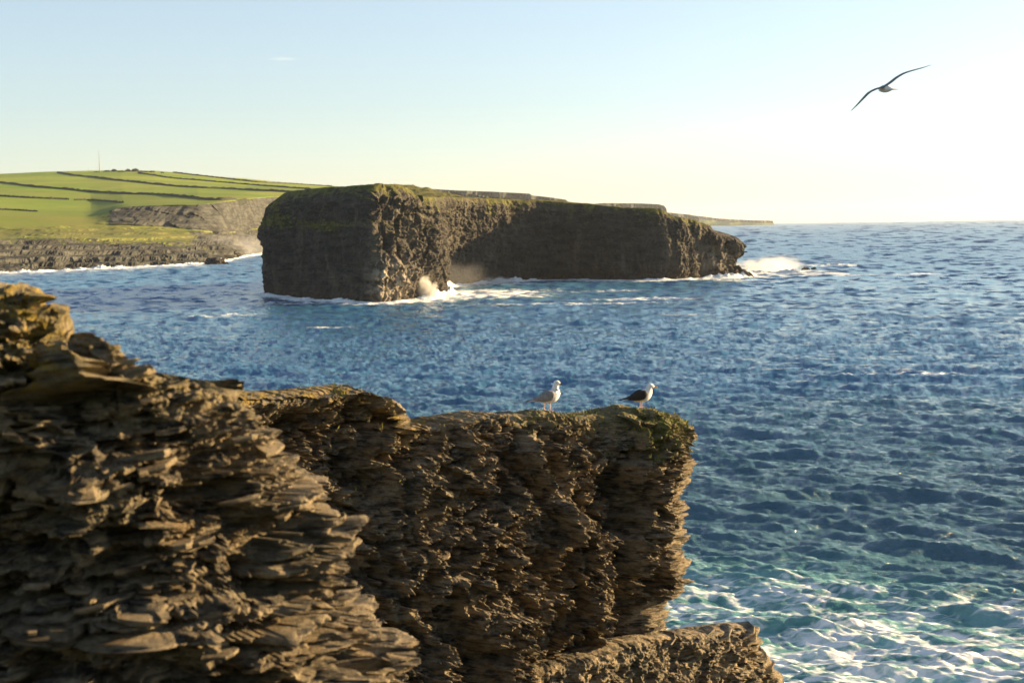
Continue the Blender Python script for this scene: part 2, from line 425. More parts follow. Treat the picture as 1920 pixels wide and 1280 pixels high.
def build_sea():
    ypx = np.concatenate([np.linspace(1060, 420, 400, endpoint=False), np.linspace(420, 4.0, 270)])
    rr = np.concatenate([[4, 12, 24, 34, 42], CAM_H*FPX/ypx, [20000]])
    dense = np.linspace(-23, 23, 860)
    th = np.concatenate([np.linspace(-180, -25, 30), dense, np.linspace(25, 174, 28)]) * math.pi/180
    Rg, Tg = np.meshgrid(rr, th, indexing='ij')
    X0 = Rg*np.sin(Tg); Y0 = Rg*np.cos(Tg)
    A = ocean_tile(1024, 420.0, 3, 0.9, 9.5, 0.165, (-0.22, -0.975), 4)
    B = ocean_tile(512, 67.0, 5, 0.22, 3.2, 0.072, (0.08, -0.98), 2.5)
    C = ocean_tile(512, 37.0, 6, 0.20, 1.3, 0.030, (-0.30, -0.95), 1.2)
    c, s = math.cos(0.5), math.sin(0.5)
    keys = ['h', 'dx', 'dy', 'sx', 'sy', 'jxx', 'jyy']
    h1, dx1, dy1, sx1, sy1, a1, b1 = sample(A, X0, Y0, keys)
    h2, dx2, dy2, sx2, sy2, a2, b2 = sample(B, X0*c - Y0*s, X0*s + Y0*c, keys)
    h3, sx3, sy3 = sample(C, X0 + 0.13*Y0, Y0 - 0.13*X0, ['h', 'sx', 'sy'])
    near = 0.95 + 0.45*np.exp(-(Rg/90.0)**2)              # steeper chop close to the rocks
    swell = 0.30*np.sin((X0*0.25 + Y0*0.97)*2*math.pi/47.0 + 2*noise(X0*0.01, Y0*0.01, 0, 4)) * (0.6 + noise(X0*0.012, Y0*0.02, 3, 8))
    h = h1*near + h2*1.15 + h3 + swell*np.exp(-(Rg/900.0)**2)
    ch = 1.05
    X = X0 - ch*(dx1*near); Y = Y0 - ch*(dy1*near)
    J = (1 - ch*near*a1)*(1 - ch*near*b1)
    sx = sx1*near + 1.15*(sx2*c + sy2*s) + sx3; sy = sy1*near + 1.15*(-sx2*s + sy2*c) + sy3
    far = sstep(150, 900, Rg)
    k = 1.05 - 0.50*far - 0.22*sstep(1200, 5000, Rg)
    # far out only the long crests can be told apart: average along them, row by row
    lo, hi = 30, 30 + 860
    for A_ in (sx, sy):
        blk = A_[:, lo:hi]; acc = blk.copy()
        for sh in (1, 2, 3): acc = acc + np.roll(blk, sh, 1) + np.roll(blk, -sh, 1)
        acc = acc/7.0; acc = acc*(blk.std(1, keepdims=True)/(acc.std(1, keepdims=True)+1e-9))*0.85
        f_ = sstep(180, 420, Rg[:, lo:hi]); A_[:, lo:hi] = blk*(1-f_) + acc*f_
    nrm = np.stack([-sx*k, -sy*k, np.ones_like(sx)], -1)
    nrm /= np.linalg.norm(nrm, axis=-1, keepdims=True)
    # foam: breaking crests, surf at the rocks, the churned patch under the cliff
    brk = sstep(0.45, 0.0, J) * (1 - sstep(300, 900, Rg)) * 1.0
    brk *= sstep(-0.1, 0.25, noise(X0*0.035, Y0*0.05, 0.5, 21) + 0.02)
    foam = 0.75*brk
    inwin = np.abs(Tg) < math.radians(26)
    fo = np.zeros_like(h); ae = np.zeros_like(h)
    m = inwin & (Rg > 300) & (Rg < 720)
    d = poly_dist(X0[m], Y0[m], ISL_S[::6])
    wob = fbm(X0[m]*0.05, Y0[m]*0.05, 0, 3, 5)
    f_ = 1.15*np.exp(-np.maximum(d - 2.5, 0)/(2.5 + 5*np.clip(wob+0.25, 0, 1)))
    fo[m] = np.maximum(fo[m], f_)
    def blob(px, py, rx, ry, a, teal_amt=0.0):
        c_ = on_sea(px, py)
        q = np.hypot((X0 - c_[0])/rx, (Y0 - c_[1])/ry) + 0.35*fbm(X0/rx*1.3, Y0/ry*1.3, 0, 3, int(px))
        e = np.exp(-np.clip(q, 0, 9)**2*1.2)
        np.maximum(fo, a*e, out=fo); np.maximum(ae, teal_amt*e, out=ae)
    blob(860, 555, 24, 24, 1.15, 0.5); blob(930, 548, 24, 24, 1.0, 0.4); blob(960, 532, 16, 8, 0.95, 0.3); blob(800, 562, 9, 14, 1.1, .4)
    blob(1010, 570, 28, 9, 0.62); blob(1120, 568, 26, 7, 0.6); blob(600, 569, 24, 4, 0.85); blob(520, 566, 8, 4, .9)
    blob(1440, 508, 20, 45, 1.15, 0.5); blob(1560, 497, 14, 14, 0.9); blob(1710, 513, 22, 7, 0.85); blob(1500, 517, 45, 10, 0.75)
    blob(1380, 526, 12, 12, 0.9); blob(1310, 522, 5, 6, 0.95)
    # left shore surf
    px = 960 + FPX*np.tan(Tg)
    sD = shore_D(np.clip(px, -260, 640))
    ds = (sD - Y0)
    mm = (px < 640) & (px > -400) & (Y0 > 500) & (Y0 < 2500)
    nn = noise(X0*0.02, Y0*0.02, 0, 31)
    f_ = np.exp(-np.maximum(ds - 5, 0)/(14 + 40*np.clip(nn + 0.25, 0, 1))) * 1.0
    f_ = np.where(mm & (ds > -60), f_, 0); np.maximum(fo, f_, out=fo)
    f_ = 0.62*np.exp(-np.maximum(ds - 5, 0)/110); np.maximum(fo, np.where(mm, f_, 0), out=fo)
    for w in ((380, 595, 7, 5), (450, 590, 6, 5), (1150, 545, 18, 4), (620, 612, 8, 4), (1700, 700, 8, 4), (1290, 588, 7, 4), (1210, 560, 26, 5)):
        blob(*w, 0.72)
    # churned patch at the foot of the near cliff
    blob(1640, 1190, 10, 10, 0.64, 1.0); blob(1800, 1250, 13, 8, 0.70, 1.0); blob(1450, 1230, 8, 8, 0.58, 1.0); blob(1600, 1300, 14, 8, 0.66, 1.0)
    blob(1330, 1150, 8, 12, 0.58, 0.95); blob(1400, 1120, 8, 9, 0.50, 0.8); blob(1560, 1120, 9, 9, 0.50, 0.75); blob(1900, 1180, 10, 7, 0.58, 0.5); blob(1300, 1300, 14, 12, 0.6, 0.9)
    foam = np.clip(np.maximum(foam, fo), 0, 1.15)
    crest = sstep(0.45, 1.3, h) * (1 - sstep(80, 260, Rg)) * 0.55  # light showing green through thin crests, painted into the water colour
    teal_amt = np.clip(np.maximum(ae, crest), 0, 1)
    # spread of the water under the shores stays level
    P = np.stack([X, Y, h*(1 - sstep(2000, 6000, Rg))], -1)
    me = mesh_np('sea', P, grid_quads(*h.shape, closed=True, flip=True), M_SEA, True,
                 {'wave_normal': nrm.reshape(-1, 3), 'foam': foam, 'aerated_crestlit': teal_amt, 'far': sstep(120, 700, Rg), 'turbid': sstep(170, 80, np.hypot(X0-4, Y0-26)+18*noise(X0*0.03, Y0*0.03, 0, 66))})
    o = bpy.data.objects.new('sea', me)
    link(o, kind='structure')
build_sea()

# ---------------------------------------------------------------- unseen cliff top behind the photographer, added to block sky fill on the rocks
def build_unseen_clifftop():
    xs = np.linspace(-160, 150, 90); v = np.linspace(0, 1, 60)
    X = np.broadcast_to(xs[None], (60, 90)).copy()
    edge = -4 + 5*noise(xs*0.05, 0, 0, 4) - 0.0016*np.clip(xs, 0, None)**2 + np.clip(-xs-6, 0, 60)*0.25
    face = v < 0.3
    Y = np.where(face[:, None], edge[None] - 3*(v/0.3)[:, None], edge[None] - 3 - ((v-0.3)/0.7)[:, None]**1.4*220)
    Z = np.where(face[:, None], -2 + 20*(v/0.3)[:, None], 18 + 30*((v-0.3)/0.7)[:, None]**0.8)
    Y = Y + np.where(face[:, None], 1.5, 0.3)*fbm(X*0.2, Z*0.2, 0, 4, 8); Z = Z + np.where(face[:, None], 0, 1.0)*fbm(X*0.06, Y*0.06, 0, 4, 9)
    R = np.where(face[:, None], 1.0, 0.1)*np.ones_like(X)
    o = bpy.data.objects.new('clifftop', mesh_np('clifftop', np.stack([X, Y, Z], -1), grid_quads(60, 90, flip=True), M_LAND, False, {'rock': R, 'tan': 0.3+0*R}))
    link(o, kind='structure')
build_unseen_clifftop()

# ---------------------------------------------------------------- island
def build_island():
    P2 = ISL_S
    # resample: finer on the side seen
    seg = np.linalg.norm(np.roll(P2, -1, 0) - P2, axis=1)
    mid = 0.5*(P2 + np.roll(P2, -1, 0))
    tang = np.roll(P2, -1, 0) - P2; nr = np.stack([tang[:, 1], -tang[:, 0]], 1)
    nr /= np.linalg.norm(nr, axis=1)[:, None] + 1e-9
    vis = (nr * -mid).sum(1) > -60
    w = seg*np.where(vis, 1.0, 0.18)
    cum = np.concatenate([[0], np.cumsum(w)]); n = 1000
    tt = np.linspace(0, cum[-1], n, endpoint=False)
    Pc = np.vstack([P2, P2[:1]])
    O = np.stack([np.interp(tt, cum, Pc[:, 0]), np.interp(tt, cum, Pc[:, 1])], 1)
    px = 960 + FPX*O[:, 0]/O[:, 1]
    # top edge as the skyline of the side that faces us
    sky_y = [(470, 400), (484, 390), (492, 382), (505, 372), (520, 362), (560, 354), (620, 350), (690, 345.5), (735, 345), (770, 347), (790, 356), (800, 366), (812, 369), (850, 369),
             (900, 371), (1000, 375), (1100, 382), (1160, 388), (1240, 391), (1262, 404), (1300, 412), (1333, 423), (1338, 434), (1345, 437), (1375, 445), (1390, 451), (1405, 466)]
    ztop = np.array([at(p, np.interp(p, [a for a, b in sky_y], [b for a, b in sky_y]), d)[2] for p, d in zip(px, O[:, 1])])
    # the inner bend keeps the height of the cliff behind it; the back is level with the middle
    back = (O[:, 1] > 540) | ((O[:, 0] < -55) & (O[:, 1] > 445))
    zb = np.interp(O[:, 0], [-80, -60, -20, 20, 60, 92], [27, 30, 31, 29.5, 23, 12])
    ztop = np.where(back, zb - 0.5, ztop)
    k = np.ones(9)/9; zpad = np.concatenate([ztop[-4:], ztop, ztop[:4]]); ztop = 0.6*ztop + 0.4*np.convolve(zpad, k, 'valid')
    axis = np.array([(-58, 440), (-46, 425), (-42, 450), (-30, 490), (-5, 530), (20, 545), (60, 535), (80, 532)], float)
    ax = np.zeros_like(O); best = np.full(n, 1e9)
    for i in range(len(axis)-1):
        a, b = axis[i], axis[i+1]; e = b-a
        t = np.clip(((O-a) @ e)/(e @ e), 0, 1); q = a + t[:, None]*e; dd = np.linalg.norm(O-q, axis=1)
        s_ = dd < best; best[s_] = dd[s_]; ax[s_] = q[s_]
    nside = 150; ncap = 24
    v = np.linspace(-0.06, 1, nside)
    Z = v[:, None]*ztop[None, :]
    zz = v[:, None]
    # profile: undercut foot, overhanging middle, rounded grassy shoulder
    inw = (ax - O); inw /= np.linalg.norm(inw, axis=1)[:, None]
    setb = 0.8*sstep(0.25, 0.0, zz) + 3.6*np.clip((zz-0.86)/0.14, 0, 1)**2.2 * np.where(px < 800, 1, 0.35)[None, :]
    left = np.exp(-((px-495)/40.0)**2)[None, :]
    setb = setb - left*1.6*np.exp(-((zz-0.66)/0.10)**2) - left*1.5*sstep(0.4, 0.1, zz)
    setb = setb + (4.2*np.exp(-((zz-0.40)/0.22)**2) - 2.0*sstep(0.16, 0.03, zz))*sstep(1340, 1385, px)[None, :]
    side = np.concatenate([O[None] + setb[..., None]*inw[None], Z[..., None]], -1)
    e = side[-1]
    kk = np.linspace(0, 1, ncap+1)[1:]**1.5
    cap = np.zeros((ncap, n, 3))
    cap[..., :2] = e[None, :, :2]*(1-kk)[:, None, None] + ax[None]*kk[:, None, None]
    ztc = np.interp(ax[:, 0], [-60, -40, -20, 20, 50, 80], [29, 31.0, 30, 29, 24.5, 16])
    cap[..., 2] = e[None, :, 2]*(1-kk)[:, None] + ztc[None]*kk[:, None] + 0.35*np.sin(kk*math.pi)[:, None]
    P = np.concatenate([side, cap], 0)
    N = grid_normals(P, True)
    x, y, z = P[..., 0], P[..., 1], P[..., 2]
    sidew = np.concatenate([np.ones(nside), np.linspace(1, 0.12, ncap)])[:, None]
    s = x*0.8 + y*0.6
    zb_ = z + 0.05*x + 1.0*noise(x*0.04, y*0.04, z*0.06, 2)
    th = rng.uniform(0.5, 2.2, 80); edges = np.cumsum(th)-8
    idx = np.searchsorted(edges, zb_.ravel()).reshape(z.shape)
    fr = (zb_ - edges[np.clip(idx-1, 0, 79)]) / th[np.clip(idx, 0, 79)]
    lay = noise(x*0.16, y*0.16, idx*7.7, 3)*0.9 + (1-(2*np.clip(fr, 0, 1)-1)**4)*0.35
    d = (2.0*noise(x*0.07, y*0.07, z*0.028, 11) + 1.2*fbm(x*0.16, y*0.16, z*0.06, 3, 12) + 0.26*lay
         + 0.55*fbm(x*0.35, y*0.35, z*0.25, 4, 17, 0.55, True) - 0.2)
    F1, F2 = worley(x*0.28, y*0.28, z*0.22, 9)
    crag = sstep(0.0, 1.0, np.exp(-((px-760)/70.0)**2))[None, :]
    d = d + (0.5-F1)*1.9*(0.15+1.1*crag) + 0.30*fbm(x*1.2, y*1.2, z*0.9, 3, 33)
    bv, be = blocks(s*0.16, z*0.10, 0*z, 91, 0.5); bv2, be2 = blocks(s*0.42, z*0.34, 0*z, 92, 0.5)
    tipw = sstep(1320, 1350, px)[None]
    d = d - 0.4 + 2.0*bv2*tipw + 1.5*bv*(0.4+0.8*crag+0.6*tipw) + 0.6*bv2*(0.5+0.7*crag)
    d *= sidew * np.clip(1.15 - 0.85*np.clip((z/np.maximum(ztop[None], 1) - 0.85)/0.15, 0, 1), 0.3, 1.2)
    nd = N.copy(); nd[:nside, :, 2] *= 0.4
    P = P + nd*d[..., None]
    P[nside:, :, 2] += 0.15*fbm(x[nside:]*0.3, y[nside:]*0.3, 0, 4, 51)
    N2 = grid_normals(P, True)
    hrel = z/np.maximum(ztop[None], 1)
    grass = np.clip(N2[..., 2]*0.75, 0, 0.8) * sstep(0.30, 0.6, hrel)
    grass += 0.5*sstep(0.80, 0.99, hrel + 0.12*fbm(x*0.2, y*0.2, z*0.2, 3, 71)) * (0.35 + 0.65*sstep(-0.1, 0.3, noise(x*.12, y*.12, z*.12, 70)))
    band = np.exp(-((hrel-0.66)/0.07)**2)*np.exp(-((px-610)/70.0)**2)[None, :] + np.exp(-((hrel-0.75)/0.10)**2)*np.exp(-((px-520)/40.0)**2)[None, :]
    grass += 0.55*band
    grass[nside:] += 0.4
    grass *= (1 - 0.85*sstep(1325, 1345, px))[None]
    me = mesh_np('rocky_island', P, grid_quads(P.shape[0], n, True), M_FAR, False, {'grass': np.clip(grass, 0, 1), 'pale': np.clip(np.exp(-((px-735)/38.0)**2)[None]*np.exp(-((z-5.5)/5.5)**2) + 0.5*np.exp(-((px-1345)/25.0)**2)[None]*np.exp(-((z-6)/5)**2), 0, 1)})  # pale mask: sunlight on the crag's foot, painted as lighter rock
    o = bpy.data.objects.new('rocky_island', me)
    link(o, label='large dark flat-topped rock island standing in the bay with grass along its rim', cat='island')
build_island()

# ---------------------------------------------------------------- surf heaped along the waterline
def surf(line, out, hgt, wid, seed, label):
    L = np.array(line, float); n = len(L); O_ = np.array(out, float)
    m = 12; v = np.linspace(-0.5, 1, m)[:, None]
    XY = L[None] + O_[None]*(v*wid[None])[..., None]
    a = fbm(XY[..., 0]*0.12, XY[..., 1]*0.12, 0, 3, seed) + 0.15
    b = fbm(XY[..., 0]*0.9, XY[..., 1]*0.9, 3, 4, seed+5, 0.6)
    z = hgt[None]*np.clip(1.6*a + 0.3, 0, 1.6)*np.exp(-(v/0.45)**2)*(1 + 0.55*b) - 0.35*v
    P = np.concatenate([XY + 0.5*b[..., None], z[..., None]], -1)
    o = bpy.data.objects.new('surf', mesh_np('surf', P, grid_quads(m, n), M_SURF, False))
    link(o, label=label, cat='surf', kind='stuff')
_n = NT('surf_foam'); _p = _n.pos()
M_SURF = _n.done(_n.bsdf(_n.mix(_n.map(_n.noise(_p, 1.5, 5, 0.65), 0.35, 0.6), c4(0.50, 0.60, 0.62), c4(0.84, 0.85, 0.85)), 0.9, _n.bump(_n.noise(_p, 3, 5, 0.7), 0.6, 0.3), 0.2).outputs[0])
def island_surf():
    q = np.concatenate([ISL_S[0:21*30]]); seg = np.concatenate([[0], np.cumsum(np.linalg.norm(np.diff(q, axis=0), axis=1))])
    t = np.linspace(0, seg[-1], 900); L = np.stack([np.interp(t, seg, q[:, 0]), np.interp(t, seg, q[:, 1])], 1)
    tg = np.gradient(L, axis=0); tg /= np.linalg.norm(tg, axis=1)[:, None]; out = np.stack([tg[:, 1], -tg[:, 0]], 1)
    px = 960 + FPX*L[:, 0]/L[:, 1]
    w = 0.55 + 1.1*np.exp(-((px-815)/45.0)**2) + 0.9*np.exp(-((px-950)/40.0)**2)*(L[:, 1] > 480) + 0.9*sstep(1300, 1390, px)
    surf(L + out*1.0, out, w, 2.0 + 2.2*w, 5, 'white surf washing along the foot of the dark island')
island_surf()
_px = np.linspace(-120, 520, 500); _D = shore_D(_px) - 2
surf(np.stack([(_px-960)/FPX*_D, _D], 1), np.tile([0.3, -1.0], (500, 1)), 0.9 + 0.7*noise(_px*0.03, 0, 0, 2), np.full(500, 9.0), 9, 'white surf breaking along the low rocky left shore')
_c = on_sea(1425, 514); _t = np.linspace(0, 1, 200)
surf(np.stack([_c[0] - 10 + 42*_t, _c[1] + 4 + 8*np.sin(_t*5)], 1), np.tile([0.1, -1.0], (200, 1)), 1.5*np.sin(np.pi*np.clip(_t*1.0, 0, 1))**0.7*(1-0.6*_t), np.full(200, 9.0), 15, 'heap of white surf thrown up off the right tip of the island')
_c = on_sea(1560, 498)
surf(np.stack([_c[0] - 9 + 20*_t, _c[1] + 2*np.sin(_t*4)], 1), np.tile([0.0, -1.0], (200, 1)), 1.5*np.sin(np.pi*_t), np.full(200, 5.0), 19, 'small breaking wave beyond the two rocks awash at right')

# ---------------------------------------------------------------- left headland
def build_headland():
    ks = list(HEAD)
    cols = np.linspace(-260, 640, 430)
    nk = 12
    Y = np.zeros((nk, len(cols))); D = np.zeros_like(Y)
    s1 = shore_D(cols)
    def cy(f): return np.interp(cols, ks, [f(HEAD[k]) for k in ks])
    Y[1] = cy(lambda h: h[0]); D[1] = s1
    for i in range(1, 10):
        Y[i+1] = cy(lambda h: h[i][0])
        if i <= 6: D[i+1] = s1 + cy(lambda h: h[i][1])
        else: D[i+1] = cy(lambda h: h[i][1])
    for i in range(7, 11): D[i] = np.maximum(D[i], D[i-1] + 60)
    zk = np.zeros_like(Y)
    for i in range(1, 11):
        hyv = 640 - 217.0/math.cos(ROLL) - (cols-960)*math.tan(ROLL)
        zk[i] = CAM_H + (hyv - Y[i])/FPX*D[i]
    ks_ = np.ones(17)/17
    for i in range(2, 8):
        for A_ in (zk, D):
            A_[i] = np.convolve(np.concatenate([np.full(8, A_[i, 0]), A_[i], np.full(8, A_[i, -1])]), ks_, 'valid')
    zk[1] = 0.2; D[0] = s1 - 25; zk[0] = -4
    D[11] = D[10] + 700; zk[11] = zk[10] - 40
    nsub = [6, 26, 34, 22, 18, 22, 34, 34, 40, 40, 12]
    rows = np.concatenate([i + np.linspace(0, 1, m, endpoint=False) for i, m in enumerate(nsub)] + [[11]])
    i0 = np.clip(np.floor(rows).astype(int), 0, 10); f = (rows - i0)[:, None]
    Dg = D[i0]*(1-f) + D[i0+1]*f; Zg = zk[i0]*(1-f) + zk[i0+1]*f
    # smooth the long slopes a little
    rock_k = np.array([1, 1, 0.95, 0.62, 0.35, 0.2, 0.6, 0.35, 0, 0, 0, 0.0])
    tan_k = np.array([0, 0, 0.5, 0.6, 0.75, 0.9, 0.5, 0.25, 0.1, 0, 0, 0])
    rock = (rock_k[i0][:, None]*(1-f) + rock_k[i0+1][:, None]*f) * np.ones_like(Dg)
    tan = (tan_k[i0][:, None]*(1-f) + tan_k[i0+1][:, None]*f) * np.ones_like(Dg)
    cliff = (sstep(165, 260, cols + 14*noise(cols*0.05, 0, 0, 3)))[None, :] * ((rows > 6.0) & (rows < 7.0))[:, None]
    rock = np.where(((rows > 5.5) & (rows < 7.3))[:, None], rock*0.35*(1-cliff) + 0.95*cliff, rock)
    rock += 0.5*(sstep(330, 420, cols)[None, :]*((rows > 3) & (rows < 6))[:, None])
    X = (cols-960)/FPX*Dg*1.0; Yg = Dg
    dirx = np.array([(F + (c-960)/FPX*RV)[0]/(F + (c-960)/FPX*RV)[1] for c in cols])
    X = dirx[None, :]*Dg
    rk = np.clip(rock, 0, 1)
    n1 = fbm(X*0.02, Yg*0.02, Zg*0.05, 5, 3, 0.55); n2 = fbm(X*0.07, Yg*0.07, 0, 4, 9, 0.6, True)
    n3 = noise(X*0.05, Yg*0.05, Zg*0.02, 15) + 0.5*noise(X*0.13, Yg*0.13, Zg*0.03, 16)
    shorew = np.clip((rows-0.6)/0.8, 0, 1)[:, None]
    fld = np.clip((rows-7)/1.0, 0, 1)[:, None]
    low = ((rows < 6) & (rows > 0.4))[:, None]
    n1 = n1 + 0.9*noise(X*0.008, Yg*0.012, 0, 77)
    strike = X*0.55 - Yg*0.2 + 12*n1
    Zg = Zg + shorew*low*rk*(3.0*n1 + 0.9*n2 + 2.4*np.abs(((strike/16.0) % 1.0) - 0.5) - 0.4)
    Zg = Zg + low*(1-rk)*1.2*n1
    tt_ = (Zg + 1.6*n1 + 0.012*X)/3.4; ff_ = tt_ - np.floor(tt_)
    Zg = Zg + shorew*low*rk*(sstep(0.35, 0.65, ff_) - ff_)*2.9
    Zg = Zg + fld*1.6*fbm(X*0.004, Yg*0.004, 0, 3, 41)*np.clip((rows[:, None]-7.2), 0, 1)*np.where(rows > 9.9, 0.3, 1)[:, None]
    push = np.where(cliff > 0.02, 8.0*n3 + 4.0*n1 + 3.5*noise(X*0.22, Zg*0.06, 0, 19) + 1.6*noise(X*0.5, Zg*0.3, 0, 20), 0.0)*cliff
    Yg = Yg + push + np.where(low, 14*n1*rk*shorew, 0)
    P = np.stack([X, Yg, Zg], -1)
    me = mesh_np('headland', P, grid_quads(len(rows), len(cols)), M_LAND, False, {'rock': rk, 'tan': np.clip(tan, 0, 1)})
    o = bpy.data.objects.new('headland', me); link(o, kind='structure')
    return P, cols, rows, dirx
HP, HCOLS, HROWS, HDIR = build_headland()

def land_at(px, py):
    """point of the headland's fields seen at a pixel"""
    c = int(np.argmin(np.abs(HCOLS - px)))
    colp = HP[:, c, :]
    hyv = hy(px)
    yy = hyv - (colp[:, 2]-CAM_H)/colp[:, 1]*FPX
    m = np.where(HROWS > 6.9)[0]
    ym = np.minimum.accumulate(yy[m]); D_ = np.interp(-py, -ym, colp[m][:, 1])
    return np.array([np.interp(px, HCOLS, HDIR)*D_, D_, ground_z(px, D_)])

def ground_z(px, D_):
    c = int(np.argmin(np.abs(HCOLS - px))); m = HROWS > 6.9
    return np.interp(D_, HP[m, c, 1], HP[m, c, 2])

# field boundaries: banks with hedges and stones, each one a thing
M_HEDGE = simple('hedge_bank', (0.030, 0.034, 0.022), 0.95, 0.4, 0.4)
WALLS = [
 ([(0, 341), (47, 349), (146, 357), (226, 364), (321, 366), (401, 376), (470, 379)], 'long dark field bank running across the pasture halfway up the hill', 2.2),
 ([(120, 325), (175, 333), (255, 342), (365, 353), (456, 356), (521, 360), (585, 363)], 'dark field bank from the hill crest down towards the island', 2.4),
 ([(270, 325), (328, 335), (401, 341), (510, 350), (590, 356)], 'thin dark field bank just below the hilltop bushes', 2.0),
 ([(335, 324.5), (379, 330), (492, 343), (583, 347.5), (630, 350.5)], 'uppermost field bank along the right slope of the hill', 2.0),
 ([(-20, 367), (66, 372), (139, 375)], 'low dark field bank at the left edge above the bay', 1.6),
 ([(150, 376), (185, 376), (241, 381)], 'short field bank above the left end of the cliff', 1.4),
 ([(-20, 393), (30, 394), (80, 397)], 'faint low bank in the lowest field at the left edge', 0.9),
]
for pts, lab, hgt in WALLS:
    xs = np.linspace(pts[0][0], pts[-1][0], 90)
    ys = np.interp(xs, [p[0] for p in pts], [p[1] for p in pts])
    L = np.array([land_at(a, b) for a, b in zip(xs, ys)])
    kr = np.ones(13)/13
    Ds = np.convolve(np.concatenate([np.full(6, L[0, 1]), L[:, 1], np.full(6, L[-1, 1])]), kr, 'valid')
    L = np.array([(np.interp(a, HCOLS, HDIR)*d_, d_, ground_z(a, d_)) for a, d_ in zip(xs, Ds)])
    hh = hgt*0.95*(1 + 0.35*noise(xs*0.21, 0, 0, int(pts[0][1])) + 0.3*noise(xs*0.7, 0, 0, 3))
    prof = [(-2.6, -2.5), (-2.2, 0.3), (-1.5, 0.9), (0, 1.0), (1.5, 0.9), (2.2, 0.3), (2.6, -2.5)]
    P = np.zeros((len(prof), len(xs), 3))
    for i, (a, b) in enumerate(prof):
        P[i, :, 0] = L[:, 0]; P[i, :, 1] = L[:, 1] + a*0.9
        P[i, :, 2] = L[:, 2] + np.where(b > 0, b*hh, b)
    P[1:-1, :, 2] += 0.4*rng.normal(size=(len(prof)-2, len(xs)))
    o = bpy.data.objects.new('field_bank', mesh_np('field_bank', P, grid_quads(len(prof), len(xs)), M_HEDGE, True))
    link(o, label=lab, cat='field bank', group='banks between the fields')

# bushes on the crest
def leaf_clump(name, n, rx, ry, rz, mat, size, seed):
    r = np.random.default_rng(seed)
    u = r.normal(size=(n, 3)); u /= np.linalg.norm(u, axis=1)[:, None]
    c = u*(r.uniform(0.45, 1.0, n)**0.6)[:, None]*np.array([rx, ry, rz]); c[:, 2] = np.abs(c[:, 2])
    c *= (1 + 0.35*noise(u[:, 0]*2, u[:, 1]*2, u[:, 2]*2, seed))[:, None]
    a = r.normal(size=(n, 3)); a /= np.linalg.norm(a, axis=1)[:, None]
    b = np.cross(a, r.normal(size=(n, 3))); b /= np.linalg.norm(b, axis=1)[:, None]
    s = (r.uniform(0.6, 1.4, n)*size)[:, None]
    V = np.stack([c-a*s-b*s*.6, c+a*s-b*s*.6, c+a*s+b*s*.6, c-a*s+b*s*.6], 1).reshape(-1, 3)
    return mesh_np(name, V, np.arange(len(V)).reshape(-1, 4), mat)
M_BUSH = simple('bush_leaves', (0.035, 0.045, 0.018), 0.9, 0.4, 0.5)
M_BARK = simple('bark', (0.07, 0.055, 0.04), 0.9, 0.3, 2)
BUSHES = [(213, 321, 5.2, 3.0, 'low wide bush on the hill crest nearest the mast'), (226, 320.5, 5.0, 4.6, 'pointed dark bush on the hill crest, second from the mast'),
          (239, 321.5, 6.5, 2.4, 'flat low thicket between the bushes on the hill crest'), (252, 320.5, 4.6, 4.8, 'peaked bush in the middle of the hill crest'),
          (265, 320.5, 6.2, 5.6, 'largest rounded bush on the hill crest'), (276, 321.2, 3.4, 2.6, 'small bush just right of the largest bush on the crest'),
          (284, 321.5, 4.6, 2.2, 'low spread of scrub on the crest right of the largest bush'), (296, 322, 5.0, 3.0, 'dark mounded bush on the crest, second from the right'),
          (315, 323.5, 3.0, 2.2, 'rightmost tiny bush alone on the hill crest'), (194, 322, 5.0, 1.8, 'low scrub at the foot of the mast')]
for i, (px, py, w, h, lab) in enumerate(BUSHES):
    p = land_at(px, py + 2.0)
    root = bpy.data.objects.new('bush', None); root.location = p - np.array([0, 0, 0.6])
    link(root, label=lab, cat='bush', group='bushes on the hill crest')
    cr = bpy.data.objects.new('crown', leaf_clump('crown', 520, w*1.1, w*0.9, h*0.95, M_BUSH, 0.55, 40+i)); link(cr, root)
    tv = []; tq = []
    for k in range(6):
        a = k*math.pi/3; tv += [(0.25*math.cos(a), 0.25*math.sin(a), -0.5), (0.1*math.cos(a), 0.1*math.sin(a), h*0.8)]
    for k in range(6): tq.append((2*k, 2*((k+1) % 6), 2*((k+1) % 6)+1, 2*k+1))
    tr = bpy.data.objects.new('trunk', mesh_np('trunk', tv, tq, M_BARK)); link(tr, root)

# mast
def tube(p0, p1, r0, r1, n=8):
    p0, p1 = np.array(p0, float), np.array(p1, float)
    d = p1-p0; d /= np.linalg.norm(d)
    a = np.cross(d, [0, 0, 1.0] if abs(d[2]) < .9 else [1.0, 0, 0]); a /= np.linalg.norm(a); b = np.cross(d, a)
    an = np.arange(n)*2*math.pi/n
    c = np.cos(an)[:, None]*a + np.sin(an)[:, None]*b
    return np.vstack([p0 + r0*c, p1 + r1*c]), np.array([[i, (i+1) % n, n+(i+1) % n, n+i] for i in range(n)])
def tubes(name, segs, mat, smooth=True):
    V = []; Q = []; o = 0
    for s in segs:
        v, q = tube(*s); V.append(v); Q.append(q+o); o += len(v)
    return mesh_np(name, np.vstack(V), np.vstack(Q), mat, smooth)
M_STEEL = simple('galvanised_steel', (0.28, 0.28, 0.28), 0.6, 0.1, 1)
p = land_at(199, 323)
root = bpy.data.objects.new('radio_mast', None); root.location = p
link(root, label='tall thin grey radio mast on the crest of the green hill', cat='mast')
link(bpy.data.objects.new('pole', tubes('pole', [((0, 0, -2), (0, 0, 18), .75, .6), ((0, 0, 18), (0, 0, 30), .55, .4)], M_STEEL)), root)
